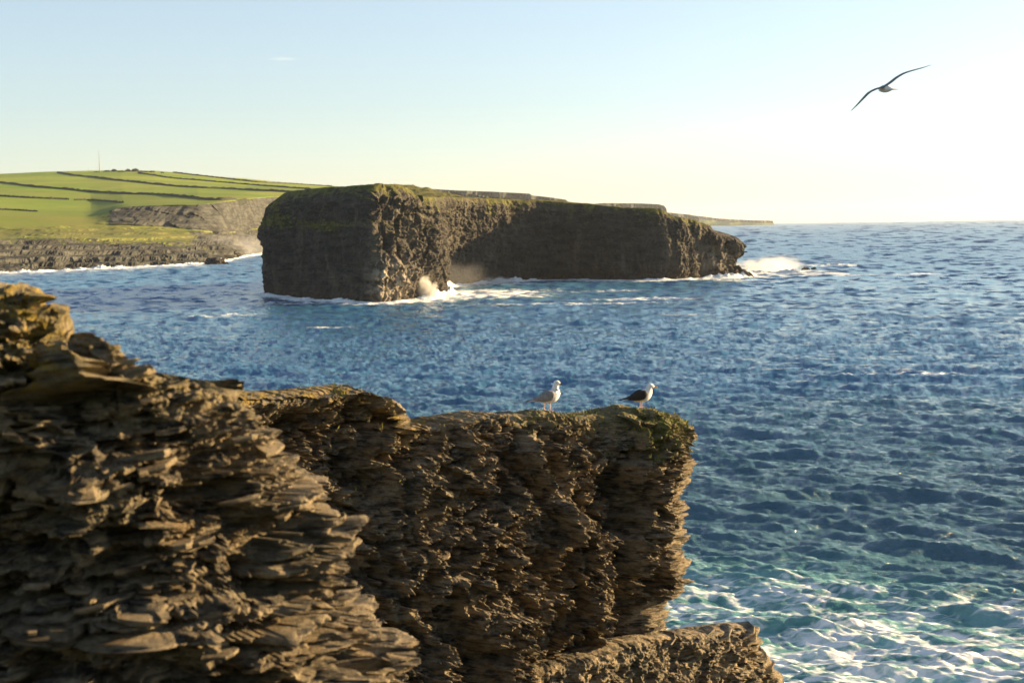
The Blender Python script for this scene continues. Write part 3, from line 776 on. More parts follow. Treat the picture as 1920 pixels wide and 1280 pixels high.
link(bpy.data.objects.new('aerial', tubes('aerial', [((0, 0, 30), (0, 0, 37), .3, .15), ((-.9, 0, 27), (.9, 0, 27), .08, .08)], M_STEEL)), root)
for k in range(3):
    a = k*2.094 + .5
    link(bpy.data.objects.new('guy_wire', tubes('guy_wire', [((0, 0, 22), (11*math.cos(a), 11*math.sin(a), -1.5), .03, .03)], M_STEEL)), root)
for px, hgt, lab in ((178, 5.5, 'short thin pole on the hill crest just left of the tall mast'), (140, 3.8, 'tiny pole on the hill crest far left of the mast')):
    p = land_at(px, 324)
    r_ = bpy.data.objects.new('utility_pole', None); r_.location = p; link(r_, label=lab, cat='pole')
    link(bpy.data.objects.new('pole', tubes('pole', [((0, 0, -2), (0, 0, hgt), .16, .12)], M_BARK)), r_)
    link(bpy.data.objects.new('crossarm', tubes('crossarm', [((-.8, 0, hgt-.4), (.8, 0, hgt-.4), .07, .07)], M_BARK)), r_)

# ---------------------------------------------------------------- headlands farther along the coast
def far_headland(name, sky_pts, D, face, depth, rockv, seed, base_y=None):
    """cliff line at depth D with the given skyline; face = cliff height in pixels"""
    x0, x1 = sky_pts[0][0], sky_pts[-1][0]
    cols = np.linspace(x0, x1, 190)
    yt = np.interp(cols, [a for a, b in sky_pts], [b for a, b in sky_pts])
    hyv = 640 - 217.0/math.cos(ROLL) - (cols-960)*math.tan(ROLL)
    zt = CAM_H + (hyv - yt)/FPX*D
    fz = face/FPX*D
    dirx = np.array([(F + (c-960)/FPX*RV)[0]/(F + (c-960)/FPX*RV)[1] for c in cols])
    prof = []   # (depth offset, z, rock)
    n = 26
    zl = np.maximum(zt - fz, 0.5)
    rows = []; rk = []
    rows.append((-0.10*depth, np.full_like(zt, -2.0))); rk.append(1.0)
    for k in range(8):
        f = k/8; rows.append((-0.09*depth*(1-f), 0.5*(1-f) + f*zl)); rk.append(rockv if k < 3 else rockv*0.5)
    for k in range(n):
        f = k/(n-1); rows.append((0.006*depth*f, zl + (zt-zl)*f)); rk.append(1.0 if k < n-2 else 0.3)
    for k in range(1, 12):
        f = k/11; rows.append((depth*f, zt*(1-0.35*f*f))); rk.append(0.0)
    P = np.zeros((len(rows), len(cols), 3)); R = np.zeros((len(rows), len(cols)))
    for i, (a, z) in enumerate(rows):
        P[i, :, 1] = D + a; P[i, :, 0] = dirx*(D); P[i, :, 2] = z; R[i] = rk[i]
    sc = 1.0/(D*0.012)
    nn = noise(P[..., 0]*sc, P[..., 2]*sc*0.35, 0, seed) + 0.6*noise(P[..., 0]*sc*2.7, P[..., 2]*sc*0.5, 5, seed+1) + 0.4*noise(P[..., 0]*sc*6, P[..., 2]*sc*2, 5, seed+2)
    P[..., 1] += np.where(R > 0.6, 1.0, 0.2)*nn*D*0.012
    P[9:9+n, :, 0] += (0.25*nn*D*0.004)[9:9+n]
    o = bpy.data.objects.new(name, mesh_np(name, P, grid_quads(*P.shape[:2]), M_LAND, False, {'rock': R, 'tan': np.full(R.shape, 0.15)}))
    link(o, kind='structure')
far_headland('headland', [(770, 352), (800, 355), (850, 360), (900, 366.5), (960, 373), (1010, 380), (1060, 392)], 2750, 0.5, 250, 0.0, 3)
far_headland('headland', [(770, 351), (800, 354), (850, 357), (930, 360), (998, 363.5), (1003, 367), (1040, 371), (1064, 375), (1070, 379), (1074, 400)], 3500, 13, 500, 0.9, 5)
far_headland('headland', [(1090, 385), (1112, 382.5), (1135, 381), (1200, 381.5), (1236, 383), (1247, 386), (1251, 392), (1253, 405), (1254, 424)], 4800, 26, 600, 0.9, 7)
far_headland('headland', [(1235, 396), (1255, 398.5), (1290, 402), (1306, 404.5), (1311, 406.5), (1313, 422)], 6200, 12, 700, 0.9, 9)
far_headland('headland', [(1280, 403), (1312, 405), (1350, 410), (1400, 412.5), (1440, 413.6), (1448.5, 414), (1450, 421)], 8800, 4.0, 900, 0.5, 11)

# ---------------------------------------------------------------- near rocks: a swept section, front face, top and back
def spline_open(pts, n):
    p = np.array(pts, float); seg = np.linalg.norm(np.diff(p, axis=0), axis=1); c = np.concatenate([[0], np.cumsum(seg)])/seg.sum()
    t = np.linspace(0, 1, n)
    out = np.stack([np.interp(t, c, p[:, i]) for i in range(2)], 1)
    k = max(3, n//40) | 1; ker = np.ones(k)/k
    for _ in range(2):
        pad = np.vstack([2*out[:1]-out[k//2:0:-1], out, 2*out[-1:]-out[-2:-k//2-1:-1]])
        out = np.stack([np.convolve(pad[:, i], ker, 'valid') for i in range(2)], 1)
    return out

def bedding(s, zb, seed, tmin, tmax, fs, n=400, z0=-3.0):
    r = np.random.default_rng(seed); th = r.uniform(tmin, tmax, n)
    th *= np.where(r.uniform(size=n) < 0.25, 0.35, 1.0)
    ed = z0 + np.concatenate([[0], np.cumsum(th)])
    idx = np.clip(np.searchsorted(ed, zb.ravel()).reshape(zb.shape)-1, 0, n-1)
    fr = np.clip((zb-ed[idx])/th[idx], 0, 1)
    off = r.uniform(-1, 1, n)
    ph = r.uniform(0, 100, n)
    a = noise(s*fs + ph[idx], idx*3.71, 0.5, seed+1) + 0.5*noise(s*fs*3.1 + ph[idx], idx*3.71, 7.5, seed+2)
    steps = np.floor(a*5)/5*0.6 + a*0.4            # plates break off in steps
    return steps + 0.28*off[idx], fr

def swept_rock(name, front, top_px, width, ncol, zlow, zdense, nrow, ntop, seed, dip, end_px=None, end_D=None, disp=None, lean=None, tail=0.28, zmin=-1.0):
    """front: list of (px, depth); top_px: skyline (px, py)"""
    fp = [at(a, 900, d)[:2] for a, d in front]
    t = np.linspace(0, 1, ncol); t = np.where(t > 0.8, 0.8 + 0.2*(1-(1-(t-0.8)/0.2)**1.8), t)
    base = spline_open(fp, 600); tb = np.linspace(0, 1, 600)
    fr = np.stack([np.interp(t, tb, base[:, i]) for i in range(2)], 1)
    tg = np.gradient(fr, axis=0); tg /= np.linalg.norm(tg, axis=1)[:, None] + 1e-12
    inn = np.stack([-tg[:, 1], tg[:, 0]], 1)                       # into the rock, away from us
    s = np.concatenate([[0], np.cumsum(np.linalg.norm(np.diff(fr, axis=0), axis=1))])
    W = width*np.sqrt(np.clip(1 - (np.clip((t-(1-tail))/tail, 0, 1))**2, 0.0, 1))
    # round the plan of the end: the front also turns inwards
    turn = np.clip((t-(1-tail*0.6))/(tail*0.6), 0, 1)
    fr = fr + inn*(0.35*width*turn**3)[:, None]
    W = np.maximum(W - 0.35*width*turn**3, 0.02)
    px = 960 + FPX*fr[:, 0]/fr[:, 1]
    ty = np.interp(px, [a for a, b in top_px], [b for a, b in top_px])
    ztop = np.array([at(a, b, d)[2] for a, b, d in zip(px, ty, fr[:, 1])])
    # rows
    z_s = np.linspace(0, 1, 14, endpoint=False)
    f_d = np.linspace(0, 1, nrow)
    Zf = np.concatenate([zmin + (zdense-zmin)*z_s[:, None] + 0*ztop[None], zdense + (ztop[None]-0.0-zdense)*f_d[:, None]], 0)
    nf = Zf.shape[0]
    hb = ztop[None] - Zf
    setb = lean(t[None], hb, Zf) if lean else 0*Zf
    setb = setb + (0.22 if width > 1 else 0.06)*np.exp(-hb/0.10)
    XYf = fr[None] + inn[None]*np.minimum(setb, W[None]*0.9)[..., None]
    kt = np.linspace(0, 1, ntop+1)[1:]**1.2
    Wt = np.maximum(W[None] - np.minimum(setb[-1:], W[None]*0.9), 0.01)
    XYt = XYf[-1][None] + inn[None]*(Wt*kt[:, None])[..., None]
    Zt = ztop[None] + 0.05*np.sin(kt*math.pi)[:, None] - 0.25*(kt**2)[:, None]*width*0.25
    nb = 60; kb = np.linspace(0, 1, nb+1)[1:]**1.3
    XYb = XYt[-1][None] + inn[None]*(0.5*kb[:, None])[..., None]*np.minimum(W, 1)[None, :, None]
    Zb = Zt[-1][None]*(1-kb[:, None]) + zmin*kb[:, None]
    XY = np.concatenate([XYf, XYt, XYb], 0); Z = np.concatenate([Zf, Zt, Zb], 0)
    if end_px is not None:          # outline of the free end, px as a function of py
        zz = [at(a, b, end_D)[2] for a, b in end_px]; xx = [at(a, b, end_D)[0] - at(end_px[0][0], end_px[0][1], end_D)[0] for a, b in end_px]
        o_ = np.argsort(zz); e = np.interp(Z, np.array(zz)[o_], np.array(xx)[o_])
        wgt = sstep(0.55, 1.0, t)[None, :]
        XY = XY + tg[None]*(e*wgt/np.maximum(tg[:, 0], 0.3)[None])[..., None]
    P = np.concatenate([XY, Z[..., None]], -1)
    N = grid_normals(P)
    # orient outwards
    ref = np.einsum('ijk,jk->ij', N[nf//2:nf//2+1, :, :2], -inn).mean()
    if ref < 0: N = -N
    S_ = np.broadcast_to(s[None], Z.shape)
    d, dz = disp(P, S_, Z, np.concatenate([hb, -np.ones((ntop+nb, len(t)))], 0))
    topm = np.concatenate([np.zeros(nf), np.ones(ntop+nb)])[:, None]
    Nd = N.copy(); Nd[..., 2] *= np.where(topm > 0, 1, 0.35)
    amp = np.concatenate([np.ones(nf), np.linspace(0.35, 0.10, ntop)**1.0, np.linspace(0.15, 1.0, nb)])[:, None]
    we = sstep(0.90, 0.985, t)[None, :, None]; T3 = np.concatenate([tg, 0*tg[:, :1]], 1)[None]
    Nd = Nd*(1-we) + T3*we
    # fade where the section narrows to nothing
    amp = amp*np.ones_like(W)[None]
    P = P + Nd*(d*amp)[..., None]; P[..., 2] += dz*amp
    N2 = grid_normals(P); N2 = N2 if (N2*N).sum() > 0 else -N2
    PX = 960 + FPX*P[..., 0]/P[..., 1]
    return P, N2, PX, hb, nf, topm, (N[..., 0] is None)

def finish_rock(name, P, ref_flip, attrs, label, cat):
    q = grid_quads(P.shape[0], P.shape[1], flip=ref_flip)
    o = bpy.data.objects.new(name, mesh_np(name, P, q, M_ROCK, False, attrs))
    return link(o, label=label, cat=cat)

# --- the spur the gulls stand on
def spur_disp(P, s, z, hb):
    x, y = P[..., 0], P[..., 1]
    zw = z - 0.10*s + 0.10*noise(s*0.5, z*0.5, 0, 5) - 0.10*np.clip(15.0-z, 0, 3)*(s-4)*0.10
    w1 = noise(s*0.7, z*0.7, 1.7, 58); w2 = noise(s*1.6, z*1.4, 4.1, 59)
    col = noise(s*0.42 + 0.7*w1, z*0.20 + 0.5*w1, 0.3, 61)                       # buttresses and gullies
    k0 = noise(s*6.0, z*7.0, 3, 60)
    B1, e1 = blocks(s*1.0 + 0.15*w1, zw*0.55, 0*z, 101, 0.35)
    B2, e2 = blocks(s*2.6, zw*3.2, 0*z, 102, 0.4)
    B3, e3 = blocks(s*7.5 + 0.4*k0, zw*13.0 - 0.4*k0, 0*z, 103)
    B4, e4 = blocks(s*17.0, zw*27.0, 0*z, 104)
    lay, fr = bedding(s, zw, 71, 0.03, 0.13, 0.9, 600)
    lam, fr2 = bedding(s, zw, 72, 0.016, 0.05, 2.5)
    k1 = fbm(x*2.4, y*2.4, z*2.1, 4, 81, 0.6)
    k2 = fbm(x*6.5, y*6.5, z*6.0, 3, 88, 0.6, True)
    F1, F2 = worley(x*7.0 + 0.5*k1, y*7.0, z*5.6 + 0.5*k1, 82)
    G1, G2 = worley(x*15, y*15, z*14, 83)
    pit = sstep(0.08, 0.30, noise(x*1.6 + 0.4*w2, y*1.6, z*1.2, 84))
    rough = sstep(-0.25, 0.2, noise(s*0.55, z*0.55, 9.1, 85))
    d = ((1.15*col + 0.75*B1)*(1 - 0.65*sstep(0.80, 0.97, s/s.max())) + 0.42*B2 + (0.20*B3 + 0.095*B4)*(0.45+0.75*rough) + 0.07*lay*(1.3-0.8*rough) + 0.02*(1-(2*fr-1)**4) + 0.018*lam
         + 0.13*k1 + 0.03*k2 + (0.45-F1)*0.13*rough + (0.42-G1)*0.06 - 0.24*pit - 0.05*sstep(0.08, 0.0, e2))
    fade = np.clip(hb/0.5, 0, 1); fade = np.where(hb < 0, 0.5, 0.55+0.45*fade)
    return d*fade, np.where(hb < 0, 0.05*fbm(x*3, y*3, 0, 3, 87), 0.03*k1)*(z > 15)

SPUR_TOP = [(380, 745), (515, 740), (600, 737), (640, 732), (700, 725), (722, 726), (742, 738), (770, 752), (786, 762), (794, 788), (860, 786), (900, 776), (935, 770), (966, 768), (974, 788), (986, 778), (1010, 770),
            (1060, 770), (1090, 775), (1150, 776), (1165, 785), (1180, 774), (1200, 770), (1255, 770), (1275, 784), (1300, 792), (1340, 800)]
SPUR_TOP = [(a, b + 13*min(1, max(0, (a-760)/60))) for a, b in SPUR_TOP]
SPUR_END = [(1300, 845), (1312, 800), (1320, 820), (1314, 836), (1300, 850), (1297, 900), (1296, 960), (1288, 1010), (1286, 1050), (1304, 1082), (1296, 1100), (1272, 1130), (1262, 1160), (1250, 1195), (1240, 1240), (1215, 1300)]
def spur_lean(t, hb, z):
    return 0.10*np.clip(hb, 0, 8)*(-1)*sstep(0.0, 1.0, 1-t)*0.6 + 0.25*np.exp(-hb/0.35)*sstep(0.4, 0.0, t)
P, N2, PX, hb, nf, topm, _ = swept_rock('rock_spur', [(330, 18.5), (520, 20.0), (780, 22.0), (1000, 23.9), (1180, 25.4), (1320, 26.8)], SPUR_TOP, 1.7, 740, None, 11.0, 390, 42, 5, 0.1,
                              SPUR_END, 26.4, spur_disp, spur_lean)
hbx = np.concatenate([hb, -np.ones((P.shape[0]-nf, P.shape[1]))], 0)
ok_ = np.arange(P.shape[0])[:, None] < nf + 42
moss = ok_*np.clip(np.exp(-((PX-1245)/55.0)**2)*sstep(0.9, 0.1, hbx), 0, 1)*0.95 + 0.35*sstep(0.35, 0.0, hbx)*(PX > 960)
lich = np.clip(sstep(0.45, 0.05, hbx)*sstep(0.0, 0.5, N2[..., 2]), 0, 1)*np.where(PX < 800, 1.0, 0.45) + 0.5*np.exp(-((PX-715)/60.0)**2)*sstep(0.9, 0.2, hbx)
SPUR = finish_rock('rock_spur', P, False, {'moss': np.clip(moss, 0, 1), 'lichen': np.clip(lich, 0, 1)}, 'brown bedded rock spur with a sheer face, two gulls standing on its mossy top', 'cliff')
SPUR_P, SPUR_N, SPUR_PX = P, N2, PX

# --- the lower ledge at the foot of the spur
def ledge_disp(P, s, z, hb):
    x, y = P[..., 0], P[..., 1]
    zw = z - 0.20*s + 0.06*noise(s*0.8, z, 0, 5)
    lay, fr = bedding(s, zw, 171, 0.05, 0.2, 1.1)
    k1 = fbm(x*2.2, y*2.2, z*2.0, 4, 181, 0.6)
    F1, F2 = worley(x*5, y*5, z*5, 182)
    G1, G2 = worley(x*11, y*11, z*11, 183)
    B2, e2 = blocks(s*2.0, zw*2.0, 0*z, 122, 0.4); B3, e3 = blocks(s*6.0, zw*8.0, 0*z, 123, 0.4)
    d = 0.12*noise(s*0.9, z*0.5, 0, 9) + 0.14*B2 + 0.09*B3 + 0.10*lay + 0.02*(1-(2*fr-1)**4) + 0.14*k1 + (0.45-F1)*0.11 + (0.42-G1)*0.05
    return d*np.where(hb < 0, 0.6, 0.6+0.4*np.clip(hb/0.4, 0, 1)), 0.02*k1
LEDGE_TOP = [(900, 1290), (1000, 1268), (1100, 1240), (1180, 1215), (1250, 1198), (1330, 1190), (1380, 1182), (1410, 1178), (1440, 1180)]
LEDGE_END = [(1418, 1180), (1420, 1172), (1402, 1193), (1424, 1199), (1410, 1206), (1436, 1228), (1452, 1255), (1470, 1285), (1490, 1330)]
P, N2, PX, hb, nf, topm, _ = swept_rock('rock_ledge', [(960, 23.2), (1120, 24.4), (1300, 26.4), (1440, 28.6)], LEDGE_TOP, 0.9, 260, None, 9.5, 140, 24, 6, 0.15, LEDGE_END, 28.6, ledge_disp, None, 0.10)
finish_rock('rock_ledge', P, False, {'moss': 0*P[..., 0], 'lichen': 0*P[..., 0]}, 'low tilted rock ledge below the spur, its broken tip pointing over the white water', 'cliff')

# --- the blurred outcrop close by on the left
def crag_disp(P, s, z, hb):
    x, y = P[..., 0], P[..., 1]
    zw = z - 0.13*(s-2)*np.clip((19.0-z)/1.5, -0.3, 1) + 0.06*noise(s*0.7, z*0.8, 0, 5) + 0.02*noise(s*3, z*3, 0, 6)
    lay, fr = bedding(s, zw, 271, 0.03, 0.115, 0.8, 600)
    lay2, fr2 = bedding(s, zw, 275, 0.02, 0.07, 1.9)
    k1 = fbm(x*2.4, y*2.4, z*2.4, 4, 281, 0.55)
    F1, F2 = worley(x*3.4, y*3.4, z*5.5, 282)
    G1, G2 = worley(x*8, y*8, z*12, 283)
    w_ = noise(s*0.8, z*0.8, 4, 95)
    B2, e2 = blocks(s*2.0, zw*3.6, 0*z, 112, 0.4); B3, e3 = blocks(s*5.0, zw*16.0, 0*z, 113, 0.3)
    d = (0.45*noise(s*0.55+0.4*w_, z*0.45, 0, 91) + 0.28*noise(s*1.3+0.5*w_, z*1.1, 3, 92) + 0.17*lay + 0.03*(1-(2*fr-1)**4) + 0.07*lay2
         + 0.02*(1-(2*fr2-1)**4) + 0.10*k1 + (0.45-F1)*0.07 + (0.42-G1)*0.05 + 0.34*B2 + 0.17*B3 + sstep(17.6, 16.9, z)*(0.42*(0.5-F1) + 0.25*fbm(x*2.6, y*2.6, z*2.6, 3, 118, 0.6)) + 0.05*fbm(x*7, y*7, z*9, 3, 97, 0.6, True))
    return d*np.where(hb < 0, 0.5, 0.6+0.4*np.clip(hb/0.4, 0, 1)), np.where(hb < 0, 0.05*k1, 0.02*k1)
CRAG_TOP = [(-400, 470), (-150, 520), (0, 535), (38, 538), (46, 560), (62, 574), (100, 580), (106, 626), (145, 631), (155, 652), (205, 650), (250, 646), (262, 662), (282, 682), (290, 699), (340, 698), (375, 699), (420, 714), (470, 718),
            (505, 720), (515, 742), (540, 778), (556, 798), (580, 830), (640, 900)]
CRAG_TOP = [(a, b + 24*min(1, max(0, (260-a)/120))) for a, b in CRAG_TOP]
CRAG_END = [(566, 820), (560, 800), (562, 842), (579, 872), (574, 960), (598, 1030), (610, 1105), (630, 1125), (648, 1165), (672, 1210), (690, 1250), (700, 1290)]
def crag_lean(t, hb, z):
    return 0.30*np.exp(-hb/0.5) + 0.35*sstep(1.1, 0.0, hb)*sstep(0.8, 0.2, t) - 0.10*np.clip(hb-1, 0, 4)*sstep(0.3, 0.8, t) + 1.5*(1-t)*sstep(0.7, 2.0, hb)*sstep(1.0, 0.5, t)
P, N2, PX, hb, nf, topm, _ = swept_rock('rock_outcrop', [(-420, 9.8), (-100, 9.9), (150, 10.1), (330, 10.5), (470, 11.2), (566, 12.1)], CRAG_TOP, 1.8, 520, None, 15.2, 350, 30, 7, 0.15, CRAG_END, 12.2, crag_disp, crag_lean, 0.22)
hbx = np.concatenate([hb, -np.ones((P.shape[0]-nf, P.shape[1]))], 0)
lich = np.clip(np.exp(-((PX-50)/70.0)**2)*sstep(0.7, 0.2, hbx), 0, 1) + 0.25*sstep(0.5, 0, hbx)
CRAG = finish_rock('rock_outcrop', P, False, {'moss': 0.25*sstep(0.6, 0.0, hbx), 'lichen': np.clip(lich, 0, 1)}, 'stepped outcrop of thin dark rock beds, out of focus at the lower left', 'cliff')
CRAG_P, CRAG_N, CRAG_PX = P, N2, PX

# ---------------------------------------------------------------- loose plates of rock standing out of the beds
def plate_mesh(seed):
    r = random.Random(seed); n = 8
    ang = sorted(r.uniform(0, 2*math.pi) for _ in range(n))
    ang = [i*2*math.pi/n + r.uniform(-.25, .25) for i in range(n)]
    V = []
    rr = [r.uniform(.7, 1.25) for _ in range(n)]
    for lvl, zz in ((0.93, -0.5), (1.0, 0.0), (0.97, 0.5)):
        for i_, a in enumerate(ang):
            k = lvl*(1 + 0.0*zz)
            V.append((0.5*k*math.cos(a)*rr[i_], 0.5*k*math.sin(a)*rr[i_], zz + r.uniform(-.08, .08)))
    Q = []
    for l in range(2):
        for i in range(n): Q.append((l*n+i, l*n+(i+1) % n, (l+1)*n+(i+1) % n, (l+1)*n+i))
    me = bpy.data.meshes.new('rock_plate'); me.from_pydata(V, [], Q + [tuple(range(n-1, -1, -1)), tuple(range(2*n, 3*n))])
    me.materials.append(M_ROCK); me.update(); return me
PLATES = [plate_mesh(i) for i in range(8)]
def scatter_plates(parent, P, N, PX, count, smin, smax, dip, dmin, dmax, rmax, xr, yr):
    PY = np.zeros(P.shape[:2])
    dv = P - CAM; dep = dv @ F; PY = 640 - FPX*(dv @ UV)/dep; PXr = 960 + FPX*(dv @ RV)/dep
    ok = (PXr > xr[0]) & (PXr < xr[1]) & (PY > yr[0]) & (PY < yr[1]) & ((N*(CAM-P)).sum(-1) > 0)
    ok[rmax:] = False
    ii = np.argwhere(ok)
    for k in range(count):
        i, j = ii[rnd.randrange(len(ii))]
        p = P[i, j]; w = rnd.uniform(smin, smax); h = rnd.uniform(0.025, 0.055)*(w/0.4)**0.5; dd = w*rnd.uniform(dmin, dmax)
        tj = P[i, min(j+6, P.shape[1]-1)] - P[i, max(j-6, 0)]
        az = math.atan2(tj[1], tj[0]) + rnd.uniform(-.3, .3)
        o = bpy.data.objects.new('rock_plate', PLATES[rnd.randrange(8)])
        o.location = p - np.array([math.sin(az), -math.cos(az), 0])*(-dd*0.16)*(-1)
        o.rotation_euler = (rnd.uniform(-.12, .12), -dip + rnd.uniform(-.06, .06), az)
        o.scale = (w, dd, h)
        link(o, parent)
scatter_plates(CRAG, CRAG_P, CRAG_N, CRAG_PX, 80, 0.18, 0.5, math.radians(8), 0.4, 0.7, 330, (-20, 600), (700, 1300))
scatter_plates(SPUR, SPUR_P, SPUR_N, SPUR_PX, 50, 0.12, 0.3, math.radians(7), 0.4, 0.7, 380, (520, 1270), (790, 1300))

LEDGE = bpy.data.objects['rock_ledge']
for px, py, D, w, dd, h, tilt, yaw in ((1384, 1185, 28.0, 0.75, 0.6, 0.06, 15, 52), (1345, 1190, 27.4, 0.9, 0.5, 0.05, 13, 46), (1392, 1199, 28.0, 0.7, 0.5, 0.06, 13, 58), (1300, 1197, 26.8, 1.0, 0.5, 0.06, 12, 44),
                                       (1405, 1214, 28.5, 0.6, 0.5, 0.07, 11, 50), (1235, 1207, 26.0, 0.9, 0.5, 0.05, 13, 46), (1418, 1232, 28.6, 0.6, 0.5, 0.07, 10, 55), (1350, 1215, 27.3, 0.6, 0.4, 0.05, 12, 48),
                                       (1428, 1252, 28.7, 0.6, 0.5, 0.08, 9, 52), (1290, 1225, 26.5, 0.7, 0.35, 0.05, 12, 46)):
    o = bpy.data.objects.new('rock_plate', PLATES[int(px) % 8]); o.location = at(px, py, D); o.rotation_euler = (math.radians(-4), math.radians(-tilt), math.radians(yaw)); o.scale = (w, dd, h)
    link(o, LEDGE)

# moss and grass tufts on the spur's top
def tufts():
    dv = SPUR_P - CAM; dep = dv @ F; PXr = 960 + FPX*(dv @ RV)/dep
    ok = (SPUR_N[..., 2] > 0.35) & (SPUR_P[..., 2] > 15.8)
    wgt = np.exp(-((PXr-1245)/42.0)**2) + 0.10*(PXr > 985) + 0.08*((PXr > 620) & (PXr < 770))
    ii = np.argwhere(ok & (PXr > 515) & (PXr < 1320)); pr = wgt[ii[:, 0], ii[:, 1]]; pr /= pr.sum()
    sel = ii[rng.choice(len(ii), 5200, p=pr)]
    p = SPUR_P[sel[:, 0], sel[:, 1]]; n = len(p)
    a = rng.uniform(0, 2*math.pi, n); h = rng.uniform(0.02, 0.07, n); w = rng.uniform(0.006, 0.014, n)
    d = np.stack([np.cos(a), np.sin(a), 0*a], 1); l = np.stack([rng.normal(0, .5, n), rng.normal(0, .5, n), np.ones(n)], 1)*h[:, None]
    b = p - np.array([0, 0, 0.01])
    V = np.stack([b-d*w[:, None], b+d*w[:, None], b+l*0.6+d*w[:, None]*.7, b+l+rng.normal(0, .012, (n, 3))], 1).reshape(-1, 3)
    m = NT('tuft_grass'); c = m.mix(m.map(m.noise(m.pos(), 6, 3), 0.35, 0.65), c4(0.07, 0.085, 0.015), c4(0.22, 0.21, 0.04))
    mat = m.done(m.bsdf(c, 0.8, None, 0.2).outputs[0])
    o = bpy.data.objects.new('moss', mesh_np('moss', V, np.arange(4*n).reshape(-1, 4), mat))
    link(o, label='yellow-green moss and short grass on the top of the rock spur', cat='moss', kind='stuff')
tufts()

# ---------------------------------------------------------------- sea rocks
def sea_rock(px, py, rx, ry, h, seed, lab):
    c = on_sea(px, py); nr, nc = 16, 30
    th = np.linspace(0, 2*math.pi, nc, endpoint=False)[None]; ph = np.linspace(-0.35, math.pi/2, nr)[:, None]
    u = np.stack([np.cos(ph)*np.cos(th), np.cos(ph)*np.sin(th), np.sin(ph)*np.ones_like(th)], -1)
    k = 1 + 0.5*fbm(u[..., 0]*1.6, u[..., 1]*1.6, u[..., 2]*1.6, 4, seed, 0.6)
    P = u*k[..., None]*np.array([rx, ry, h])
    o = bpy.data.objects.new('sea_rock', mesh_np('sea_rock', P, grid_quads(nr, nc, True), M_FAR, False, {'grass': 0*k, 'pale': 0*k}))
    o.location = (c[0], c[1], 0); link(o, label=lab, cat='rock', group='rocks awash off the shores')
sea_rock(403, 495, 7, 5, 3.2, 3, 'low dark rock in the surf below the grey cliff at left')
sea_rock(436, 483, 5, 5, 4.5, 4, 'squat dark rock just off the point of the left shore')
sea_rock(455, 477, 6, 6, 5.5, 5, 'dark rock in the surf nearest the island')
sea_rock(476, 474, 5, 5, 4.0, 6, 'small rock in white surf at the edge of the island')
sea_rock(1511, 505, 1.6, 1.3, 0.8, 7, 'small dark rock awash in foam right of the island, the nearer to it')
sea_rock(1526, 504, 1.0, 0.9, 0.6, 8, 'tiny dark rock awash right of the island, the farther from it')

# ---------------------------------------------------------------- gulls
def loft(rings, n=18, close=True):
    """rings: (x, y, z, ry, rz) along a spine; sections square to the spine"""
    R = np.array(rings, float); c = R[:, :3]; tg = np.gradient(c, axis=0); tg /= np.linalg.norm(tg, axis=1)[:, None]
    # refine with a spline
    m = 5; t0 = np.arange(len(R)); t1 = np.linspace(0, len(R)-1, (len(R)-1)*m+1)
    def cat(v):
        out = []
        for t in t1:
            i = min(int(t), len(R)-2); f = t-i
            p0, p1, p2, p3 = v[max(i-1, 0)], v[i], v[i+1], v[min(i+2, len(R)-1)]
            out.append(0.5*((2*p1)+(-p0+p2)*f+(2*p0-5*p1+4*p2-p3)*f*f+(-p0+3*p1-3*p2+p3)*f**3))
        return np.array(out)
    c = cat(R[:, :3]); rad = np.maximum(np.stack([cat(R[:, 3]), cat(R[:, 4])], 1), 0.002)
    tg = np.gradient(c, axis=0); tg /= np.linalg.norm(tg, axis=1)[:, None]
    side = np.cross(np.array([0, 0, 1.0]), tg)
    for i in range(len(side)):
        l = np.linalg.norm(side[i]); side[i] = side[i]/l if l > 0.05 else (side[i-1] if i else np.array([0, 1.0, 0]))
    up = np.cross(tg, side)
    an = np.arange(n)*2*math.pi/n
    P = c[:, None] + side[:, None]*(np.cos(an)[None, :, None]*rad[:, None, :1]) + up[:, None]*(np.sin(an)[None, :, None]*rad[:, None, 1:])
    nr = len(c)
    V = np.vstack([P.reshape(-1, 3), c[:1], c[-1:]])
    Q = list(map(tuple, grid_quads(nr, n, True)))
    for i in range(n):
        Q.append((nr*n, (i+1) % n, i)); Q.append((nr*n+1, (nr-1)*n+i, (nr-1)*n+(i+1) % n))
    return V, Q
def loft_obj(name, rings, mat, parent, n=18, mods=None):
    V, Q = loft(rings, n)
    if mods: V = mods(V)
    me = bpy.data.meshes.new(name); me.from_pydata([tuple(v) for v in V], [], [tuple(int(a) for a in q) for q in Q]); me.materials.append(mat)
    me.polygons.foreach_set('use_smooth', [True]*len(me.polygons)); me.update()
    return link(bpy.data.objects.new(name, me), parent)

M_WHITE = simple('white_feathers', (0.72, 0.71, 0.69), 0.75, 0.06, 60)
M_SPECK = simple('speckled_feathers', (0.74, 0.73, 0.72), 0.8, 0.25, 60)
M_BLACK = simple('black_feathers', (0.028, 0.023, 0.022), 0.7, 0.3, 40)
M_GREYB = simple('grey_brown_feathers', (0.22, 0.215, 0.215), 0.8, 0.45, 55)
M_GREY = simple('grey_feathers', (0.16, 0.17, 0.19), 0.8, 0.2, 30)
M_BILL = simple('yellow_bill', (0.62, 0.34, 0.10), 0.4, 0.1, 50)
M_DBILL = simple('dark_bill', (0.06, 0.045, 0.04), 0.4, 0.1, 50)
M_PINK = simple('pink_leg', (0.62, 0.36, 0.30), 0.6, 0.1, 50)
M_EYE = simple('dark_eye', (0.01, 0.01, 0.01), 0.2, 0.1, 50)

